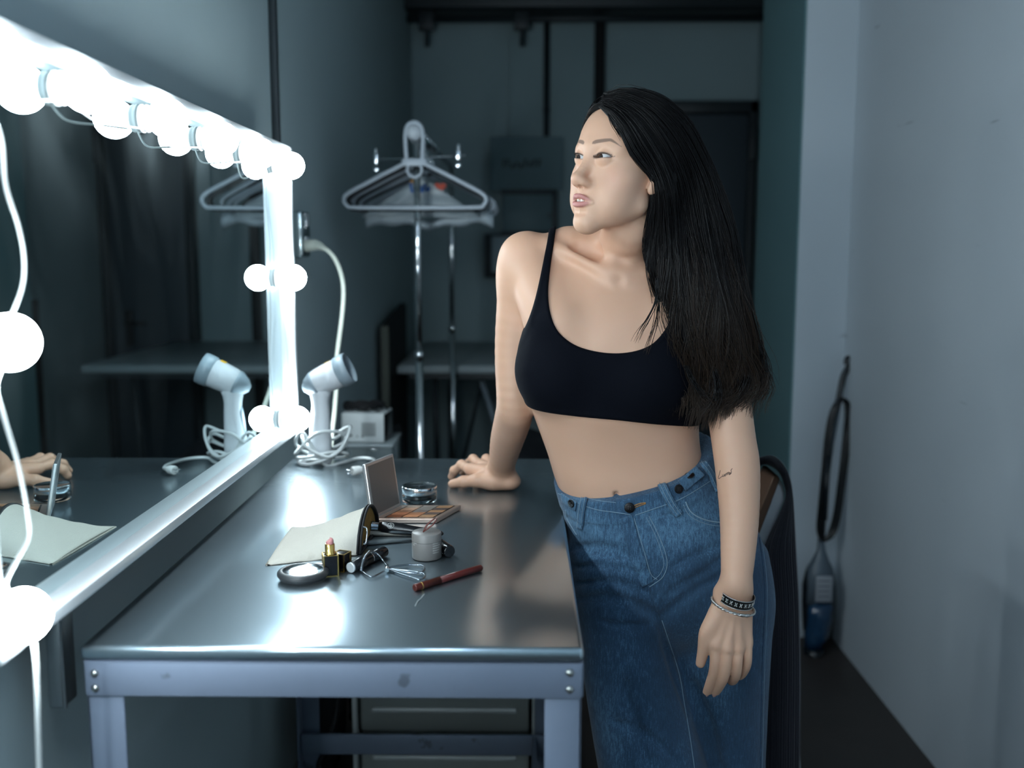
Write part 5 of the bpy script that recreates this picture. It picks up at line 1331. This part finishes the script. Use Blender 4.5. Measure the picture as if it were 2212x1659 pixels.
LEGA = Stack([(1180,1234,1440,1.655,.088),(1260,1238,1444,1.655,.092),(1340,1248,1448,1.652,.092),(1400,1254,1458,1.648,.090),(1480,1263,1478,1.642,.087),(1560,1275,1500,1.636,.085),(1659,1292,1527,1.630,.084),(1800,1320,1560,1.635,.080),(2000,1360,1600,1.665,.085),(2200,1395,1630,1.70,.094),(2265,1402,1638,1.71,.096)], .012, 2.1)
LEGB = Stack([(1180,1450,1650,1.682,.092),(1260,1446,1662,1.682,.098),(1340,1440,1665,1.682,.096),(1400,1440,1662,1.680,.093),(1480,1456,1657,1.680,.090),(1560,1480,1653,1.684,.087),(1659,1512,1649,1.690,.084),(1800,1540,1655,1.70,.080),(2000,1560,1680,1.72,.082),(2200,1566,1700,1.735,.090),(2265,1566,1706,1.74,.092)], .012, 2.1)
_pl, _pr, _pf = V(1202,1043,1.676), V(1540,957,1.676), V(1331,1081,1.580)
_n = np.cross(_pr-_pl, _pf-_pl); _n = _n/np.linalg.norm(_n); _n = _n if _n[2] > 0 else -_n
CREASE = []
def jeans_pre(p):
    d = HIP(p); d = smin(d, LEGA(p), .016); d = smin(d, LEGB(p), .016)
    t = (p-_pl)@_n
    # waistband stands a little proud
    d = d-.0018*np.clip((t+.036)/.0015, 0, 1)
    d = smax(d, t, .002)
    return d
def jeans_sdf(p):
    d = jeans_pre(p)
    for lo, hi, pts, rs, k in CREASE:
        m = ((p > lo) & (p < hi)).all(1)
        if m.any(): d[m] = smax(d[m], -schain(p[m], pts, rs, 3), k)
    return d
CR = [([(1246,1296),(1300,1290),(1350,1300),(1400,1320),(1424,1336)], .0045, .014),
      ([(1430,1332),(1470,1300),(1510,1270),(1560,1245)], .0040, .014),
      ([(1236,1225),(1290,1222),(1340,1228),(1385,1236)], .0026, .012),
      ([(1240,1262),(1300,1256),(1350,1262),(1398,1280)], .0026, .012),
      ([(1232,1185),(1280,1178),(1330,1184)], .0020, .010),
      ([(1450,1280),(1490,1255),(1540,1225),(1562,1200)], .0030, .012),
      ([(1450,1225),(1500,1200),(1550,1180)], .0020, .010),
      ([(1426,1338),(1440,1400),(1462,1470),(1486,1540)], .0050, .012),
      ([(1300,1345),(1350,1352),(1400,1350)], .0022, .012),
      ([(1500,1480),(1530,1560),(1550,1650)], .0028, .018),
      ([(1350,1480),(1370,1560),(1400,1650)], .0030, .02),
      ([(1330,1560),(1400,1590),(1460,1640)], .0024, .016)]
for uv, r_, k in CR:
    pts, ok = hits(jeans_pre, uv, 1.3, 2.0); pts = pts[ok]
    if len(pts) > 1:
        rs = [r_*.25]+[r_]*(len(pts)-2)+[r_*.3]; pts = [q+np.array([0,-r_*.25,0]) for q in pts]
        CREASE.append((np.min(pts, 0)-.035, np.max(pts, 0)+.035, pts, rs, k))
jv, jq = nets(jeans_sdf, (.02,1.52,.03), (.44,1.86,1.06), .004)
jv = project(jeans_sdf, jv, 2)
t_ = (jv-_pl)@_n
fade = .32*np.exp(-((t_+.05)/.06)**2)+.25*np.exp(-(((jv[:, 0]-.14)/.05)**2+((jv[:, 2]-.62)/.12)**2))+.2*np.exp(-(((jv[:, 0]-.31)/.04)**2+((jv[:, 2]-.62)/.12)**2))
jeans = np_mesh('jeans', jv, jq, (), [M['denim']], person, attrs={'fade': fade}); jeans.location = -Vector(PB)
M['stitch'] = flat('pale_stitch', 118, 142, 158, .8)
M['stitch_o'] = flat('tan_stitch', 150, 110, 66, .8)
M['jbutton'] = flat('dark_button', 22, 20, 22, .3, metal=.6)
LP = lambda q: Vector(q)-Vector(PB)
def seam(uvs, name='seam', r=.0007, m='stitch', off=.0003, par=None, dash=False, n=6):
    uv = [(q.x, q.y) for q in spline([(a, b, 0) for a, b in uvs], n)]
    pts, ok = hits(jeans_sdf, uv, 1.3, 2.0, off); pts = [LP(q) for q, k in zip(pts, ok) if k]
    mb = MB()
    if len(pts) < 2: return None
    if dash:
        L = 0
        for a, b in zip(pts[:-1], pts[1:]):
            seg = b-a; k = max(1, int(seg.length/.0032))
            for i in range(k): mb.tube([a+seg*(i/k), a+seg*((i+.62)/k)], r, 4)
    else: mb.tube(pts, r, 5)
    return mb.build(name, M[m], par if par else person)
def strip(uvs, wd, name, th=.0016, m='denim', off=.0012, parent=None, side=None):
    """a flat band of cloth lying on the jeans along a photo path"""
    uv = [(q.x, q.y) for q in spline([(a, b, 0) for a, b in uvs], 6)]
    pts, ok = hits(jeans_sdf, uv, 1.3, 2.0, off); nn = grad(jeans_sdf, pts)
    mb = MB(); rings = []
    for i in range(len(pts)):
        t = Vector(pts[min(i+1, len(pts)-1)]-pts[max(i-1, 0)]).normalized(); nv = Vector(nn[i]).normalized(); s = t.cross(nv).normalized()
        c = LP(pts[i]); w = wd if isinstance(wd, (int, float)) else wd[0]+(wd[1]-wd[0])*i/(len(pts)-1)
        rings.append([c+s*w+nv*(-th), c+s*w+nv*th*.6, c+s*w*.86+nv*th, c-s*w*.86+nv*th, c-s*w+nv*th*.6, c-s*w-nv*th])
    mb.ring_sweep(rings); o = mb.build(name, M[m], parent if parent else person)
    at = o.data.attributes.new('fade', 'FLOAT', 'POINT'); at.data.foreach_set('value', np.full(len(o.data.vertices), .22, np.float32)); return o
seam([(1206,1066),(1240,1083),(1285,1100),(1331,1107),(1362,1112)], 'waistband_stitch')
seam([(1372,1113),(1410,1100),(1470,1078),(1530,1042),(1545,1030)], 'waistband_stitch')
seam([(1206,1050),(1240,1066),(1285,1080),(1331,1086)], 'waistband_stitch', r=.0005)
# fly
strip([(1352,1117),(1362,1150),(1372,1190),(1386,1230),(1400,1262)], .0105, 'fly', th=.0014, off=.0006)
seam([(1370,1120),(1382,1160),(1394,1200),(1406,1240),(1420,1252)], 'fly_stitch', r=.0007)
seam([(1402,1115),(1420,1150),(1436,1190),(1441,1220),(1432,1246),(1412,1262),(1402,1268)], 'fly_stitch', r=.0007)
seam([(1396,1118),(1414,1152),(1429,1192),(1434,1218),(1426,1240),(1410,1254)], 'fly_stitch', r=.0005)
seam([(1400,1264),(1412,1300),(1424,1332),(1440,1380),(1455,1420)], 'centre_seam', r=.0011, m='denim')
seam([(1430,1340),(1450,1400),(1468,1460),(1478,1520),(1490,1590),(1500,1660)], 'inner_seam', r=.0008, m='stitch')
# side seam and pockets
seam([(1640,1160),(1649,1230),(1652,1300),(1648,1400),(1645,1500),(1643,1600),(1642,1670)], 'side_seam', r=.0012, m='denim')
seam([(1646,1170),(1655,1240),(1657,1300),(1653,1400),(1650,1500),(1648,1600),(1646,1660)], 'side_seam', r=.0006)
seam([(1481,1084),(1492,1105),(1515,1120),(1548,1128),(1580,1126)], 'pocket_edge', r=.0013, m='stitch')
seam([(1476,1090),(1488,1112),(1514,1128),(1550,1136),(1580,1134)], 'pocket_edge', r=.0006)
seam([(1222,1102),(1226,1122),(1236,1140),(1246,1156)], 'pocket_edge', r=.0012, m='stitch')
# belt loops
for pth, w in (([(1430,1050),(1441,1072),(1452,1092),(1466,1112)], .0068), ([(1262,1080),(1258,1100),(1256,1120),(1254,1140)], .0062), ([(1520,1002),(1532,1022),(1542,1045),(1550,1062)], .0065)):
    strip(pth, w, 'belt_loop', th=.0022, off=.0030)
    for s_ in (-4, 4):
        seam([(a+s_, b) for a, b in pth], 'loop_stitch', r=.00055, off=.0062, par=None)
# button tabs at both sides and buttons
def button(u, v, r, name='button'):
    pts, ok = hits(jeans_sdf, [(u, v)], 1.3, 2.0, .0010); n = Vector(grad(jeans_sdf, pts)[0]).normalized()
    mb = MB(); mb.lathe([(r*.5,0),(r*.5,.002),(r*.95,.0024),(r,.0034),(r*.93,.0044),(r*.7,.0042),(r*.5,.0046),(0,.0046)], LP(pts[0]), n, 24); mb.build(name, M['jbutton'], person)
    mb = MB()
    for a in (0, PI/2, PI, 1.5*PI):
        t = n.orthogonal().normalized(); bb = n.cross(t); mb.sphere(LP(pts[0])+n*.0046+(t*math.cos(a)+bb*math.sin(a))*r*.28, r*.1, 8)
    mb.build('button_stud', flat('button_stud', 90, 88, 86, .4, metal=.8), person)
strip([(1472,1050),(1490,1035),(1512,1018)], .0105, 'waist_tab', th=.0018, off=.0020)
strip([(1215,1075),(1232,1086),(1246,1094)], .0085, 'waist_tab', th=.0018, off=.0020)
button(1360,1096,.0085); button(1464,1056,.0075); button(1490,1031,.0085); button(1237,1086,.0070)
seam([(1368,1093),(1382,1088),(1395,1086)], 'buttonhole', r=.0011, m='stitch_o'); seam([(1368,1098),(1382,1092),(1395,1088)], 'buttonhole', r=.0009, m='stitch_o')
seam([(1222,1077),(1230,1083),(1238,1090)], 'buttonhole', r=.0010, m='stitch_o')
# shoes under the hems
for x, y, rz in ((.205+.09,1.66,.25), (.36,1.70,-.1)):
    mb = MB(); rings = []
    for i in range(15):
        t = i/14; yy = -.135+.25*t; w = .034*math.sin(PI*min(1, .12+.80*t))**.6+.008; h = .035+.05*max(0, t-.4)/.6
        rings.append([Vector((w*math.cos(a)*(1 if math.sin(a) > 0 else 1.05), yy, .012+max(0, math.sin(a))*h)) for a in [2*PI*k/20 for k in range(20)]])
    mb.ring_sweep(rings); sh = mb.build('shoe', flat('white_shoe', 200, 200, 202, .5), person); sh.location = LP((x, y, 0)); sh.rotation_euler = (0,0,rz)
    mb = MB(); mb.ring_sweep([[Vector((q.x*1.06, q.y, z)) for q in [Vector((.041*math.cos(2*PI*k/24), -.012+.128*math.sin(2*PI*k/24), 0)) for k in range(24)]] for z in (0.0005, .016)]); so = mb.build('shoe_sole', flat('shoe_sole', 160, 160, 160, .7), sh)
# ============================================================ tattoo on the forearm: the word Lumos in a thin hand
def on_body(uvs, name, r, m, off=.0002, n=6, f=None):
    uv = [(q.x, q.y) for q in spline([(a, b, 0) for a, b in uvs], n)]
    pts, ok = hits(f or (lambda q: np.minimum(ALB(q), HLB(q))), uv, 1.3, 1.9, off); return [LP(q) for q, k in zip(pts, ok) if k]
mb = MB()
for st in ([(1556,1016),(1554,1024),(1552,1031),(1553,1034),(1557,1031),(1561,1028)],
           [(1561,1025),(1561,1029),(1563,1029),(1565,1024),(1565,1028),(1567,1028),(1568,1023),(1568,1027),(1569,1023),(1571,1022),(1571,1026),(1572,1021),(1574,1020),(1574,1025)],
           [(1577,1020),(1575,1022),(1576,1024),(1578,1022),(1577,1020)], [(1582,1012),(1579,1016),(1580,1019),(1579,1023),(1575,1026)]):
    pts = on_body(st, 't', .0003, None, .00005)
    if len(pts) > 1: mb.tube(pts, .00042, 5)
mb.build('forearm_tattoo', flat('tattoo_ink', 26, 24, 26, .6), person)
# ============================================================ nails
M['nail'] = mat('nail', (.66,.40,.34,1), .25, coat=.5)
def nail(a, b, up, r):
    a = np.array(a); b = np.array(b); t = (b-a)/np.linalg.norm(b-a); up = np.array(up, float); up = up-t*(up@t); up /= np.linalg.norm(up); s = np.cross(t, up)
    c = b-t*r*.55; mb = MB(); rings = []
    for i in range(7):
        k = -1+2*i/6; w = r*.72*math.sqrt(max(0, 1-abs(k)**3.5))+1e-4
        rings.append([LP(c+t*k*r*.95+s*(w*math.sin(a_))+up*(r*(.955)*math.cos(a_*.95)-.0004+h)) for h, rng in ((0, (-1.0,-.5,0,.5,1.0)), (.0006, (1.0,.5,0,-.5,-1.0))) for a_ in rng])
    mb.ring_sweep(rings); mb.build('fingernail', M['nail'], person)
for f_, r in zip(LHF[:2], (.0068,.0070)): nail(f_[2], f_[3], (0,-1,.2), r)
nail(LHT[2], LHT[3], (-.5,-.8,.1), .0074)
nail(RHT[2], RHT[3], (.1,-.55,.85), .0082)
for f_, r in zip(RHF, (.0076,.0078,.0076,.0070)): nail(f_[2], f_[3], (-.7,.3,.6), r)
# ============================================================ bracelets
def around(u1, v1, u2, v2, Y, ra, rb, n=48, tilt=0):
    a, b = V(u1, v1, Y), V(u2, v2, Y); c = (a+b)/2; ax = (b-a)/2
    fw = np.array([0, 1, 0.0]); ax_ = ax; L = np.linalg.norm(ax); ax_ = ax/L; fw = np.array([.1, 1, tilt]); fw = fw-ax_*(fw@ax_); fw /= np.linalg.norm(fw)
    return c, ax_, fw, L
M['silver'] = mat('aged_silver', (.62,.60,.57,1), .28, metal=1, bump=.2, bscale=400)
M['silver_dark'] = mat('oxidised_silver', (.05,.05,.05,1), .4, metal=1)
def band(u1, v1, u2, v2, Y, rb, h, arc=(0, 2*PI), name='bracelet'):
    c, ax, fw, L = around(u1, v1, u2, v2, Y, 0, 0, tilt=.12); up = np.cross(ax, fw); up = up if up[2] > 0 else -up
    mb = MB(); rings = []; n = 56
    for i in range(n+1):
        th = arc[0]+(arc[1]-arc[0])*i/n; o = ax*math.cos(th)*L+fw*math.sin(th)*rb; nrm = ax*math.cos(th)/L+fw*math.sin(th)/rb; nrm /= np.linalg.norm(nrm)
        q = c+o; rings.append([LP(q+nrm*.0001+up*h), LP(q+nrm*.0014+up*h), LP(q+nrm*.0014+up*h*.8), LP(q+nrm*.0008+up*h*.75), LP(q+nrm*.0008-up*h*.75), LP(q+nrm*.0014-up*h*.8), LP(q+nrm*.0014-up*h), LP(q+nrm*.0001-up*h)])
    mb.ring_sweep(rings, closed=False, smooth=False); return mb.build(name, M['silver_dark'], person), c, ax, fw, up, L
b0, c, ax, fw, up, L = band(1556,1283,1626,1297,1.488,.0265,.0072, (PI*1.12, PI*2.9))
# rims and raised leaf ornaments
for s_ in (-1, 1):
    mb = MB(); mb.tube([LP(c+ax*math.cos(t)*(L+.0014)+fw*math.sin(t)*.0279+up*s_*.0070) for t in [PI*1.12+PI*1.78*i/60 for i in range(61)]], .0007, 6); mb.build('bracelet_rim', M['silver'], b0)
mb = MB()
for i in range(20):
    t = PI*1.16+i*.285
    for dx, dz, r_ in ((0,0,.0016),(.05,.0022,.0011),(-.05,.0022,.0011),(.05,-.0022,.0011),(-.05,-.0022,.0011)):
        mb.sphere(LP(c+ax*math.cos(t+dx)*(L+.0012)+fw*math.sin(t+dx)*.0277+up*dz), r_, 8)
mb.build('bracelet_ornament', M['silver'], b0)
# twisted open bangle
c, ax, fw, L = around(1540,1296,1626,1318,1.486,0,0, tilt=.10); up = np.cross(ax, fw)
mb = MB()
pts = []
for i in range(180):
    t = PI*1.60-(PI*1.93)*i/179; pts.append(t)
for ph in (0, PI):
    mb.tube([LP(c+ax*math.cos(t)*(L+.0022)+fw*math.sin(t)*.0295+(ax*math.cos(t)+fw*math.sin(t))*.0011*math.cos(t*16+ph)+up*.0011*math.sin(t*16+ph)) for t in pts], .0013, 6)
bg_ = mb.build('twisted_bangle', M['silver'], person)
for t in (pts[0], pts[-1]):
    q = c+ax*math.cos(t)*(L+.0024)+fw*math.sin(t)*.0300; tg = (-ax*math.sin(t)+fw*math.cos(t))
    mb = MB(); mb.tube([LP(q-tg*.006), LP(q-tg*.003), LP(q+tg*.001), LP(q+tg*.005), LP(q+tg*.0065)], [.0016,.0026,.0028,.0020,.0006], 10, upv=(0,0,1)); mb.build('bangle_tip', M['silver'], bg_)
# ============================================================ hair
HWIN = [(0,.071),(.015,.0635),(.033,.0535),(.0466,.0365),(.0545,.0225),(.0610,.0060),(.0670,-.0020),(.1,-.006),(.1,-.25),(-.1,-.25),(-.1,-.006),(-.0670,-.0020),(-.0610,.0060),(-.0545,.0225),(-.0466,.0365),(-.033,.0535),(-.015,.0635)]
HROW = Stack([(262,1395,1462,1.665,.045),(300,1385,1494,1.664,.070),(360,1405,1529,1.665,.080),(420,1416,1555,1.665,.082),(480,1408,1573,1.660,.078),(540,1403,1588,1.646,.078),(600,1421,1600,1.630,.085),(660,1427,1610,1.618,.084),(720,1430,1618,1.610,.078),(775,1462,1622,1.602,.066),(812,1500,1612,1.596,.045),(840,1530,1592,1.592,.02)], .03, 2.2)
HWIN = [(-a, b) if a < 0 else (a, b) for a, b in HWIN]
# the far side of the hairline sits further back
HWIN = [(0,.071),(.010,.070),(.026,.066),(.042,.058),(.056,.043),(.068,.018),(.1,.0),(.1,-.25),(-.1,-.25),(-.1,-.006),(-.0670,-.0020),(-.0610,.0060),(-.0545,.0225),(-.0466,.0365),(-.033,.0535),(-.015,.0635)]
EARL = [hl(-.0690,.002,.030), hl(-.0745,-.012,.004), hl(-.0770,-.016,-.030), V(1428,470,1.585), V(1434,530,1.600), V(1444,590,1.600)]
def hair_vol(p):
    q = tol(p); x, y, z = q.T
    c = smin(ell(q, (0,-.012,.036), (.0830,.1000,.0870)), ell(q, (0,.025,.030), (.0680,.0640,.0640)), .02)
    w = poly2d(x, z, HWIN)
    c = smax(c, -np.maximum(w, .004-y), .007)
    c = smin(c, smax(HROW(p), -(np.maximum(w+.004, .006-y)), .004), .025)
    return smin(c, schain(p, EARL, [.012,.0165,.0175,.018,.023,.026]), .018)
def hair_mat():
    m = mat('black_hair', (.0065,.0055,.0060,1), .42, spec=.25); nt = m.node_tree; b = nt.nodes['Principled BSDF']
    a = nt.nodes.new('ShaderNodeAttribute'); a.attribute_name = 'tip'
    x = nt.nodes.new('ShaderNodeMix'); x.data_type = 'RGBA'; x.inputs[6].default_value = (.0055,.0048,.0052,1); x.inputs[7].default_value = (.06,.036,.022,1)
    nt.links.new(a.outputs['Fac'], x.inputs[0]); nt.links.new(x.outputs[2], b.inputs['Base Color'])
    a2 = nt.nodes.new('ShaderNodeAttribute'); a2.attribute_name = 'rough'; nt.links.new(a2.outputs['Fac'], b.inputs['Roughness']); return m
M['hair'] = hair_mat()
hv, hq = nets(lambda p: hair_vol(p)+.002, (.05,1.48,1.06), (.40,1.80,1.62), .004)
hv = project(lambda p: hair_vol(p)+.002, hv, 1)
# guides in photo space: rows of (u,v) along each strand, from the inner edge (s=0) to the outer edge (s=1)
G = [[(1300,232),(1322,250),(1345,285),(1364,325),(1388,356),(1412,385),(1412,430),(1404,490),(1402,550),(1416,610),(1421,670),(1418,730),(1442,790),(1478,840)],
     [(1305,224),(1335,238),(1365,270),(1392,315),(1418,360),(1436,410),(1440,470),(1440,540),(1446,610),(1456,680),(1468,745),(1490,800),(1515,850),(1530,880)],
     [(1306,214),(1350,220),(1395,248),(1432,295),(1462,350),(1482,410),(1492,475),(1500,545),(1508,615),(1518,685),(1532,750),(1548,805),(1550,850),(1535,890)],
     [(1306,206),(1362,206),(1418,230),(1462,275),(1496,330),(1524,395),(1542,465),(1554,540),(1566,615),(1578,690),(1594,755),(1604,810),(1596,850),(1565,880)],
     [(1312,200),(1372,198),(1432,220),(1480,262),(1514,322),(1545,392),(1567,465),(1585,540),(1598,615),(1612,690),(1632,750),(1650,800),(1648,835),(1612,860)]]
NT = 30
GS = np.array([[(q.x, q.y) for q in spline([(a, b, 0) for a, b in g], 4)] for g in G])      # guides x points x 2
def resamp(c, n):
    L = np.concatenate([[0], np.cumsum(np.linalg.norm(np.diff(c, axis=0), axis=1))]); t = np.linspace(0, L[-1], n)
    return np.stack([np.interp(t, L, c[:, 0]), np.interp(t, L, c[:, 1])], 1)
GS = np.array([resamp(g, NT) for g in GS])
NS = 41
sv = np.linspace(0, 1, NS)
def at_s(s):
    k = np.clip(s, -.08, 1.08)*(len(G)-1); i = np.clip(np.floor(k).astype(int), 0, len(G)-2); f_ = (k-i)[:, None, None]
    return GS[i]*(1-f_)+GS[i+1]*f_
lat = at_s(np.clip(sv, .03, .97))
pts, ok = hits(hair_vol, lat.reshape(-1, 2), 1.35, 1.95)
Yl = np.where(ok, pts[:, 1], np.nan).reshape(NS, NT)
vrow = [262,300,360,420,480,540,600,660,720,775,840,900]; yrow = [1.665,1.664,1.665,1.665,1.66,1.646,1.63,1.618,1.60,1.585,1.575,1.57]
fallback = np.interp(lat[:, :, 1], vrow, yrow)-.01
Yl = np.where(np.isnan(Yl), fallback, Yl)
for _ in range(2): Yl[1:-1] = (Yl[:-2]+2*Yl[1:-1]+Yl[2:])/4
for _ in range(3): Yl[:, 1:-1] = (Yl[:, :-2]+2*Yl[:, 1:-1]+Yl[:, 2:])/4
rg = np.random.RandomState(5)
def strands(n, jit=1.0, s=None, wave=1.0, lift=.003, tmin=0., spread=None):
    s = rg.uniform(-.02, 1.02, n) if s is None else s
    ncl = 52; cl = rg.uniform(0, 1, ncl); cl.sort(); ci = cl[np.abs(s[:, None]-cl[None]).argmin(1)]
    t = np.linspace(0, 1, NT)[None]; ph = ci*57.3
    ss = s[:, None]+(ci-s)[:, None]*.86*np.clip((t-.40)/.60, 0, 1)**1.2
    uv = np.empty((n, NT, 2)); Y = np.empty((n, NT))
    for j in range(NT):
        k = np.clip(ss[:, j], -.08, 1.08)*(len(G)-1); i = np.clip(np.floor(k).astype(int), 0, len(G)-2); f_ = (k-i)[:, None]
        uv[:, j] = GS[i, j]*(1-f_)+GS[i+1, j]*f_; Y[:, j] = np.interp(np.clip(ss[:, j], 0, 1), sv, Yl[:, j])
    g = np.clip((t-.35)/.65, 0, 1)
    uv[:, :, 0] += wave*g*(17*np.sin(ph[:, None]+t*(9+2.5*np.sin(ph*1.7))[:, None])+8*np.sin(ph[:, None]*2.3+t*19))+jit*rg.normal(0, 1, (n, 1))*(1.5+7*g**2)
    uv[:, :, 1] += jit*rg.normal(0, 1, (n, 1))*2*(t > 0)
    ln = np.clip(rg.normal(.96, .09, n)+.10*np.sin(ci*21), .55, 1.16)
    Y = Y-lift*rg.uniform(0, 1, (n, 1))-.0012+.006*g*np.sin(ph*3.1)[:, None]
    # shorten or lengthen
    tt = np.linspace(0, 1, NT)*ln[:, None]
    U = np.empty((n, NT, 3))
    for q in range(n):
        x = np.clip(tt[q], 0, 1)*(NT-1)
        U[q, :, 0] = np.interp(x, np.arange(NT), uv[q, :, 0]); U[q, :, 1] = np.interp(x, np.arange(NT), uv[q, :, 1]); U[q, :, 2] = np.interp(x, np.arange(NT), Y[q])
        ex = np.clip(tt[q]-1, 0, 1); U[q, :, 1] += ex*260; U[q, :, 0] -= ex*60
    return U
def to_world(U):
    u, v, Y = U[..., 0], U[..., 1], U[..., 2]
    x = (u-1106)/F; y = (829.5-v)/F; fw = math.cos(PIT)+y*math.sin(PIT); up = -math.sin(PIT)+y*math.cos(PIT)
    X = x*math.cos(YAW)-fw*math.sin(YAW); Yd = x*math.sin(YAW)+fw*math.cos(YAW); t = Y/Yd
    return np.stack([X*t, Y, CH+up*t], -1)
def strand_mesh(W, r0=.00055, r1=.00015):
    n, m, _ = W.shape
    T = np.gradient(W, axis=1); T /= np.linalg.norm(T, axis=2, keepdims=True)+1e-9
    a = np.cross(T, np.array([0, 1, 0.1])); a /= np.linalg.norm(a, axis=2, keepdims=True)+1e-9; b = np.cross(T, a)
    tt = np.linspace(0, 1, m)[None, :, None]; rr = r0*(1-tt**3)+r1*tt**3
    vs = np.stack([W+rr*(a*math.cos(k*2*PI/3+.5)+b*math.sin(k*2*PI/3+.5)) for k in range(3)], 2).reshape(-1, 3)
    base = (np.arange(n)[:, None]*m+np.arange(m-1)[None]).reshape(-1)*3
    q = np.concatenate([np.stack([base+k, base+(k+1) % 3, base+3+(k+1) % 3, base+3+k], 1) for k in range(3)])
    tip = np.repeat(np.tile(np.clip((np.linspace(0, 1, m)-.5)/.5, 0, 1)**1.5, n), 3)*np.repeat(rg.uniform(.15, 1, n), m*3)
    return vs, q, tip
parts_ = [strands(2200, 1.5, wave=1.6), strands(260, 2.2, wave=1.6, lift=.010), strands(160, 1.6, s=rg.uniform(.94, 1.07, 160)), strands(110, 1.4, s=rg.uniform(-.05, .05, 110)), ]
# short hairs along the hairline and loose wisps falling on the chest and past the shoulder
def wisp(uvY, n, sp, seed):
    r = np.random.RandomState(seed); base = np.array([(q.x, q.y, q.z*1) for q in spline([(a, b, c*1000) for a, b, c in uvY], 6)]); base = np.array([base[int(i)] for i in np.linspace(0, len(base)-1, NT)]); base[:, 2] /= 1000
    out = np.repeat(base[None], n, 0); g = np.linspace(0, 1, NT)[None]
    out[:, :, 0] += r.normal(0, sp, (n, 1))*(.35+g*1.1)+r.normal(0, sp*.5, (n, 1))*np.sin(g*6+r.uniform(0, 6, (n, 1))); out[:, :, 1] += r.normal(0, sp, (n, 1))*g*1.2; out[:, :, 2] -= r.uniform(0, .004, (n, 1)); return out
wl = [([(1420,600,1.548),(1418,650,1.54),(1400,690,1.535),(1384,715,1.532),(1374,738,1.532)], 9, 3, 1), ([(1424,640,1.54),(1420,690,1.532),(1408,730,1.528),(1398,762,1.53)], 9, 3, 2),
      ([(1408,500,1.59),(1398,560,1.585),(1404,610,1.575),(1420,650,1.545)], 8, 3, 3),
      ([(1345,285,1.548),(1356,320,1.548),(1372,352,1.553),(1390,378,1.560),(1396,392,1.565)], 7, 2.2, 4), ([(1312,246,1.520),(1322,268,1.517),(1334,285,1.520),(1342,300,1.523)], 7, 2.0, 5),
      ([(1618,690,1.57),(1640,750,1.56),(1652,790,1.56),(1650,830,1.56),(1634,842,1.56)], 14, 5, 6), ([(1600,730,1.555),(1610,800,1.55),(1596,850,1.55),(1560,872,1.55)], 22, 7, 7),
      ([(1540,790,1.54),(1548,840,1.54),(1536,875,1.54),(1518,890,1.54)], 20, 6, 8), ([(1480,790,1.535),(1500,830,1.535),(1520,858,1.535),(1545,875,1.535)], 16, 5, 9),
      ([(1296,222,1.545),(1282,226,1.555),(1270,238,1.565),(1262,254,1.575)], 26, 1.0, 10), ([(1300,206,1.56),(1284,216,1.575),(1270,236,1.59),(1264,258,1.60)], 24, 1.0, 11)]
for a in wl:
    U = wisp(*a)
    if a[3] >= 10:
        p_, k_ = hits(hair_vol, U[:, :, :2].reshape(-1, 2)+np.array([[6, 3]]), 1.35, 1.9); Yh = np.where(k_, p_[:, 1]-.0015, np.nan).reshape(U.shape[:2])
        m_ = np.nanmean(Yh, 0); m_ = np.where(np.isnan(m_), np.nanmean(m_), m_); U[:, :, 2] = m_[None]-rg.uniform(0, .002, (len(U), 1))
    if a[3] >= 10: U[:, :, 0] += 5
    parts_.append(U)
VV, QQ, TT = [hv], [hq], [np.zeros(len(hv))]; off_ = len(hv)
for U in parts_:
    vs, q, tp = strand_mesh(to_world(U)); VV.append(vs); QQ.append(q+off_); TT.append(tp*(0 if U[0, -1, 1] < 300 else 1)); off_ += len(vs)
hair = np_mesh('hair', np.concatenate(VV), np.concatenate(QQ), (), [M['hair']], person, attrs={'tip': np.concatenate(TT), 'rough': np.concatenate([np.full(len(hv), .85), np.full(off_-len(hv), .42)])}); hair.location = -Vector(PB)
# ============================================================ camera, world, view
cd = bpy.data.cameras.new('camera'); cam = bpy.data.objects.new('camera', cd); COL.objects.link(cam)
cam.location = (0,0,CH); cam.rotation_euler = (PI/2-PIT, 0, YAW)
cd.sensor_width = 36; cd.lens = F/2212*36; cd.clip_start = .02
cd.dof.use_dof = True; cd.dof.focus_distance = 1.56; cd.dof.aperture_fstop = 2.6
SC.camera = cam
w = bpy.data.worlds.new('world'); SC.world = w; w.use_nodes = True
bg = w.node_tree.nodes['Background']; bg.inputs[0].default_value = (.45,.62,.8,1); bg.inputs[1].default_value = .20
SC.view_settings.view_transform = 'Standard'; SC.view_settings.look = 'None'
SC.view_settings.gamma = 1; SC.view_settings.use_curve_mapping = False; SC.view_settings.exposure = 0.0
SC.cycles.max_bounces = 7; SC.cycles.diffuse_bounces = 3; SC.cycles.glossy_bounces = 4; SC.cycles.transmission_bounces = 6
SC.cycles.caustics_reflective = False; SC.cycles.caustics_refractive = False
SC.cycles.sample_clamp_indirect = 4.0; SC.cycles.use_light_tree = True
SC.cycles.use_denoising = True
SC.cycles.use_adaptive_sampling = True; SC.cycles.adaptive_threshold = .07
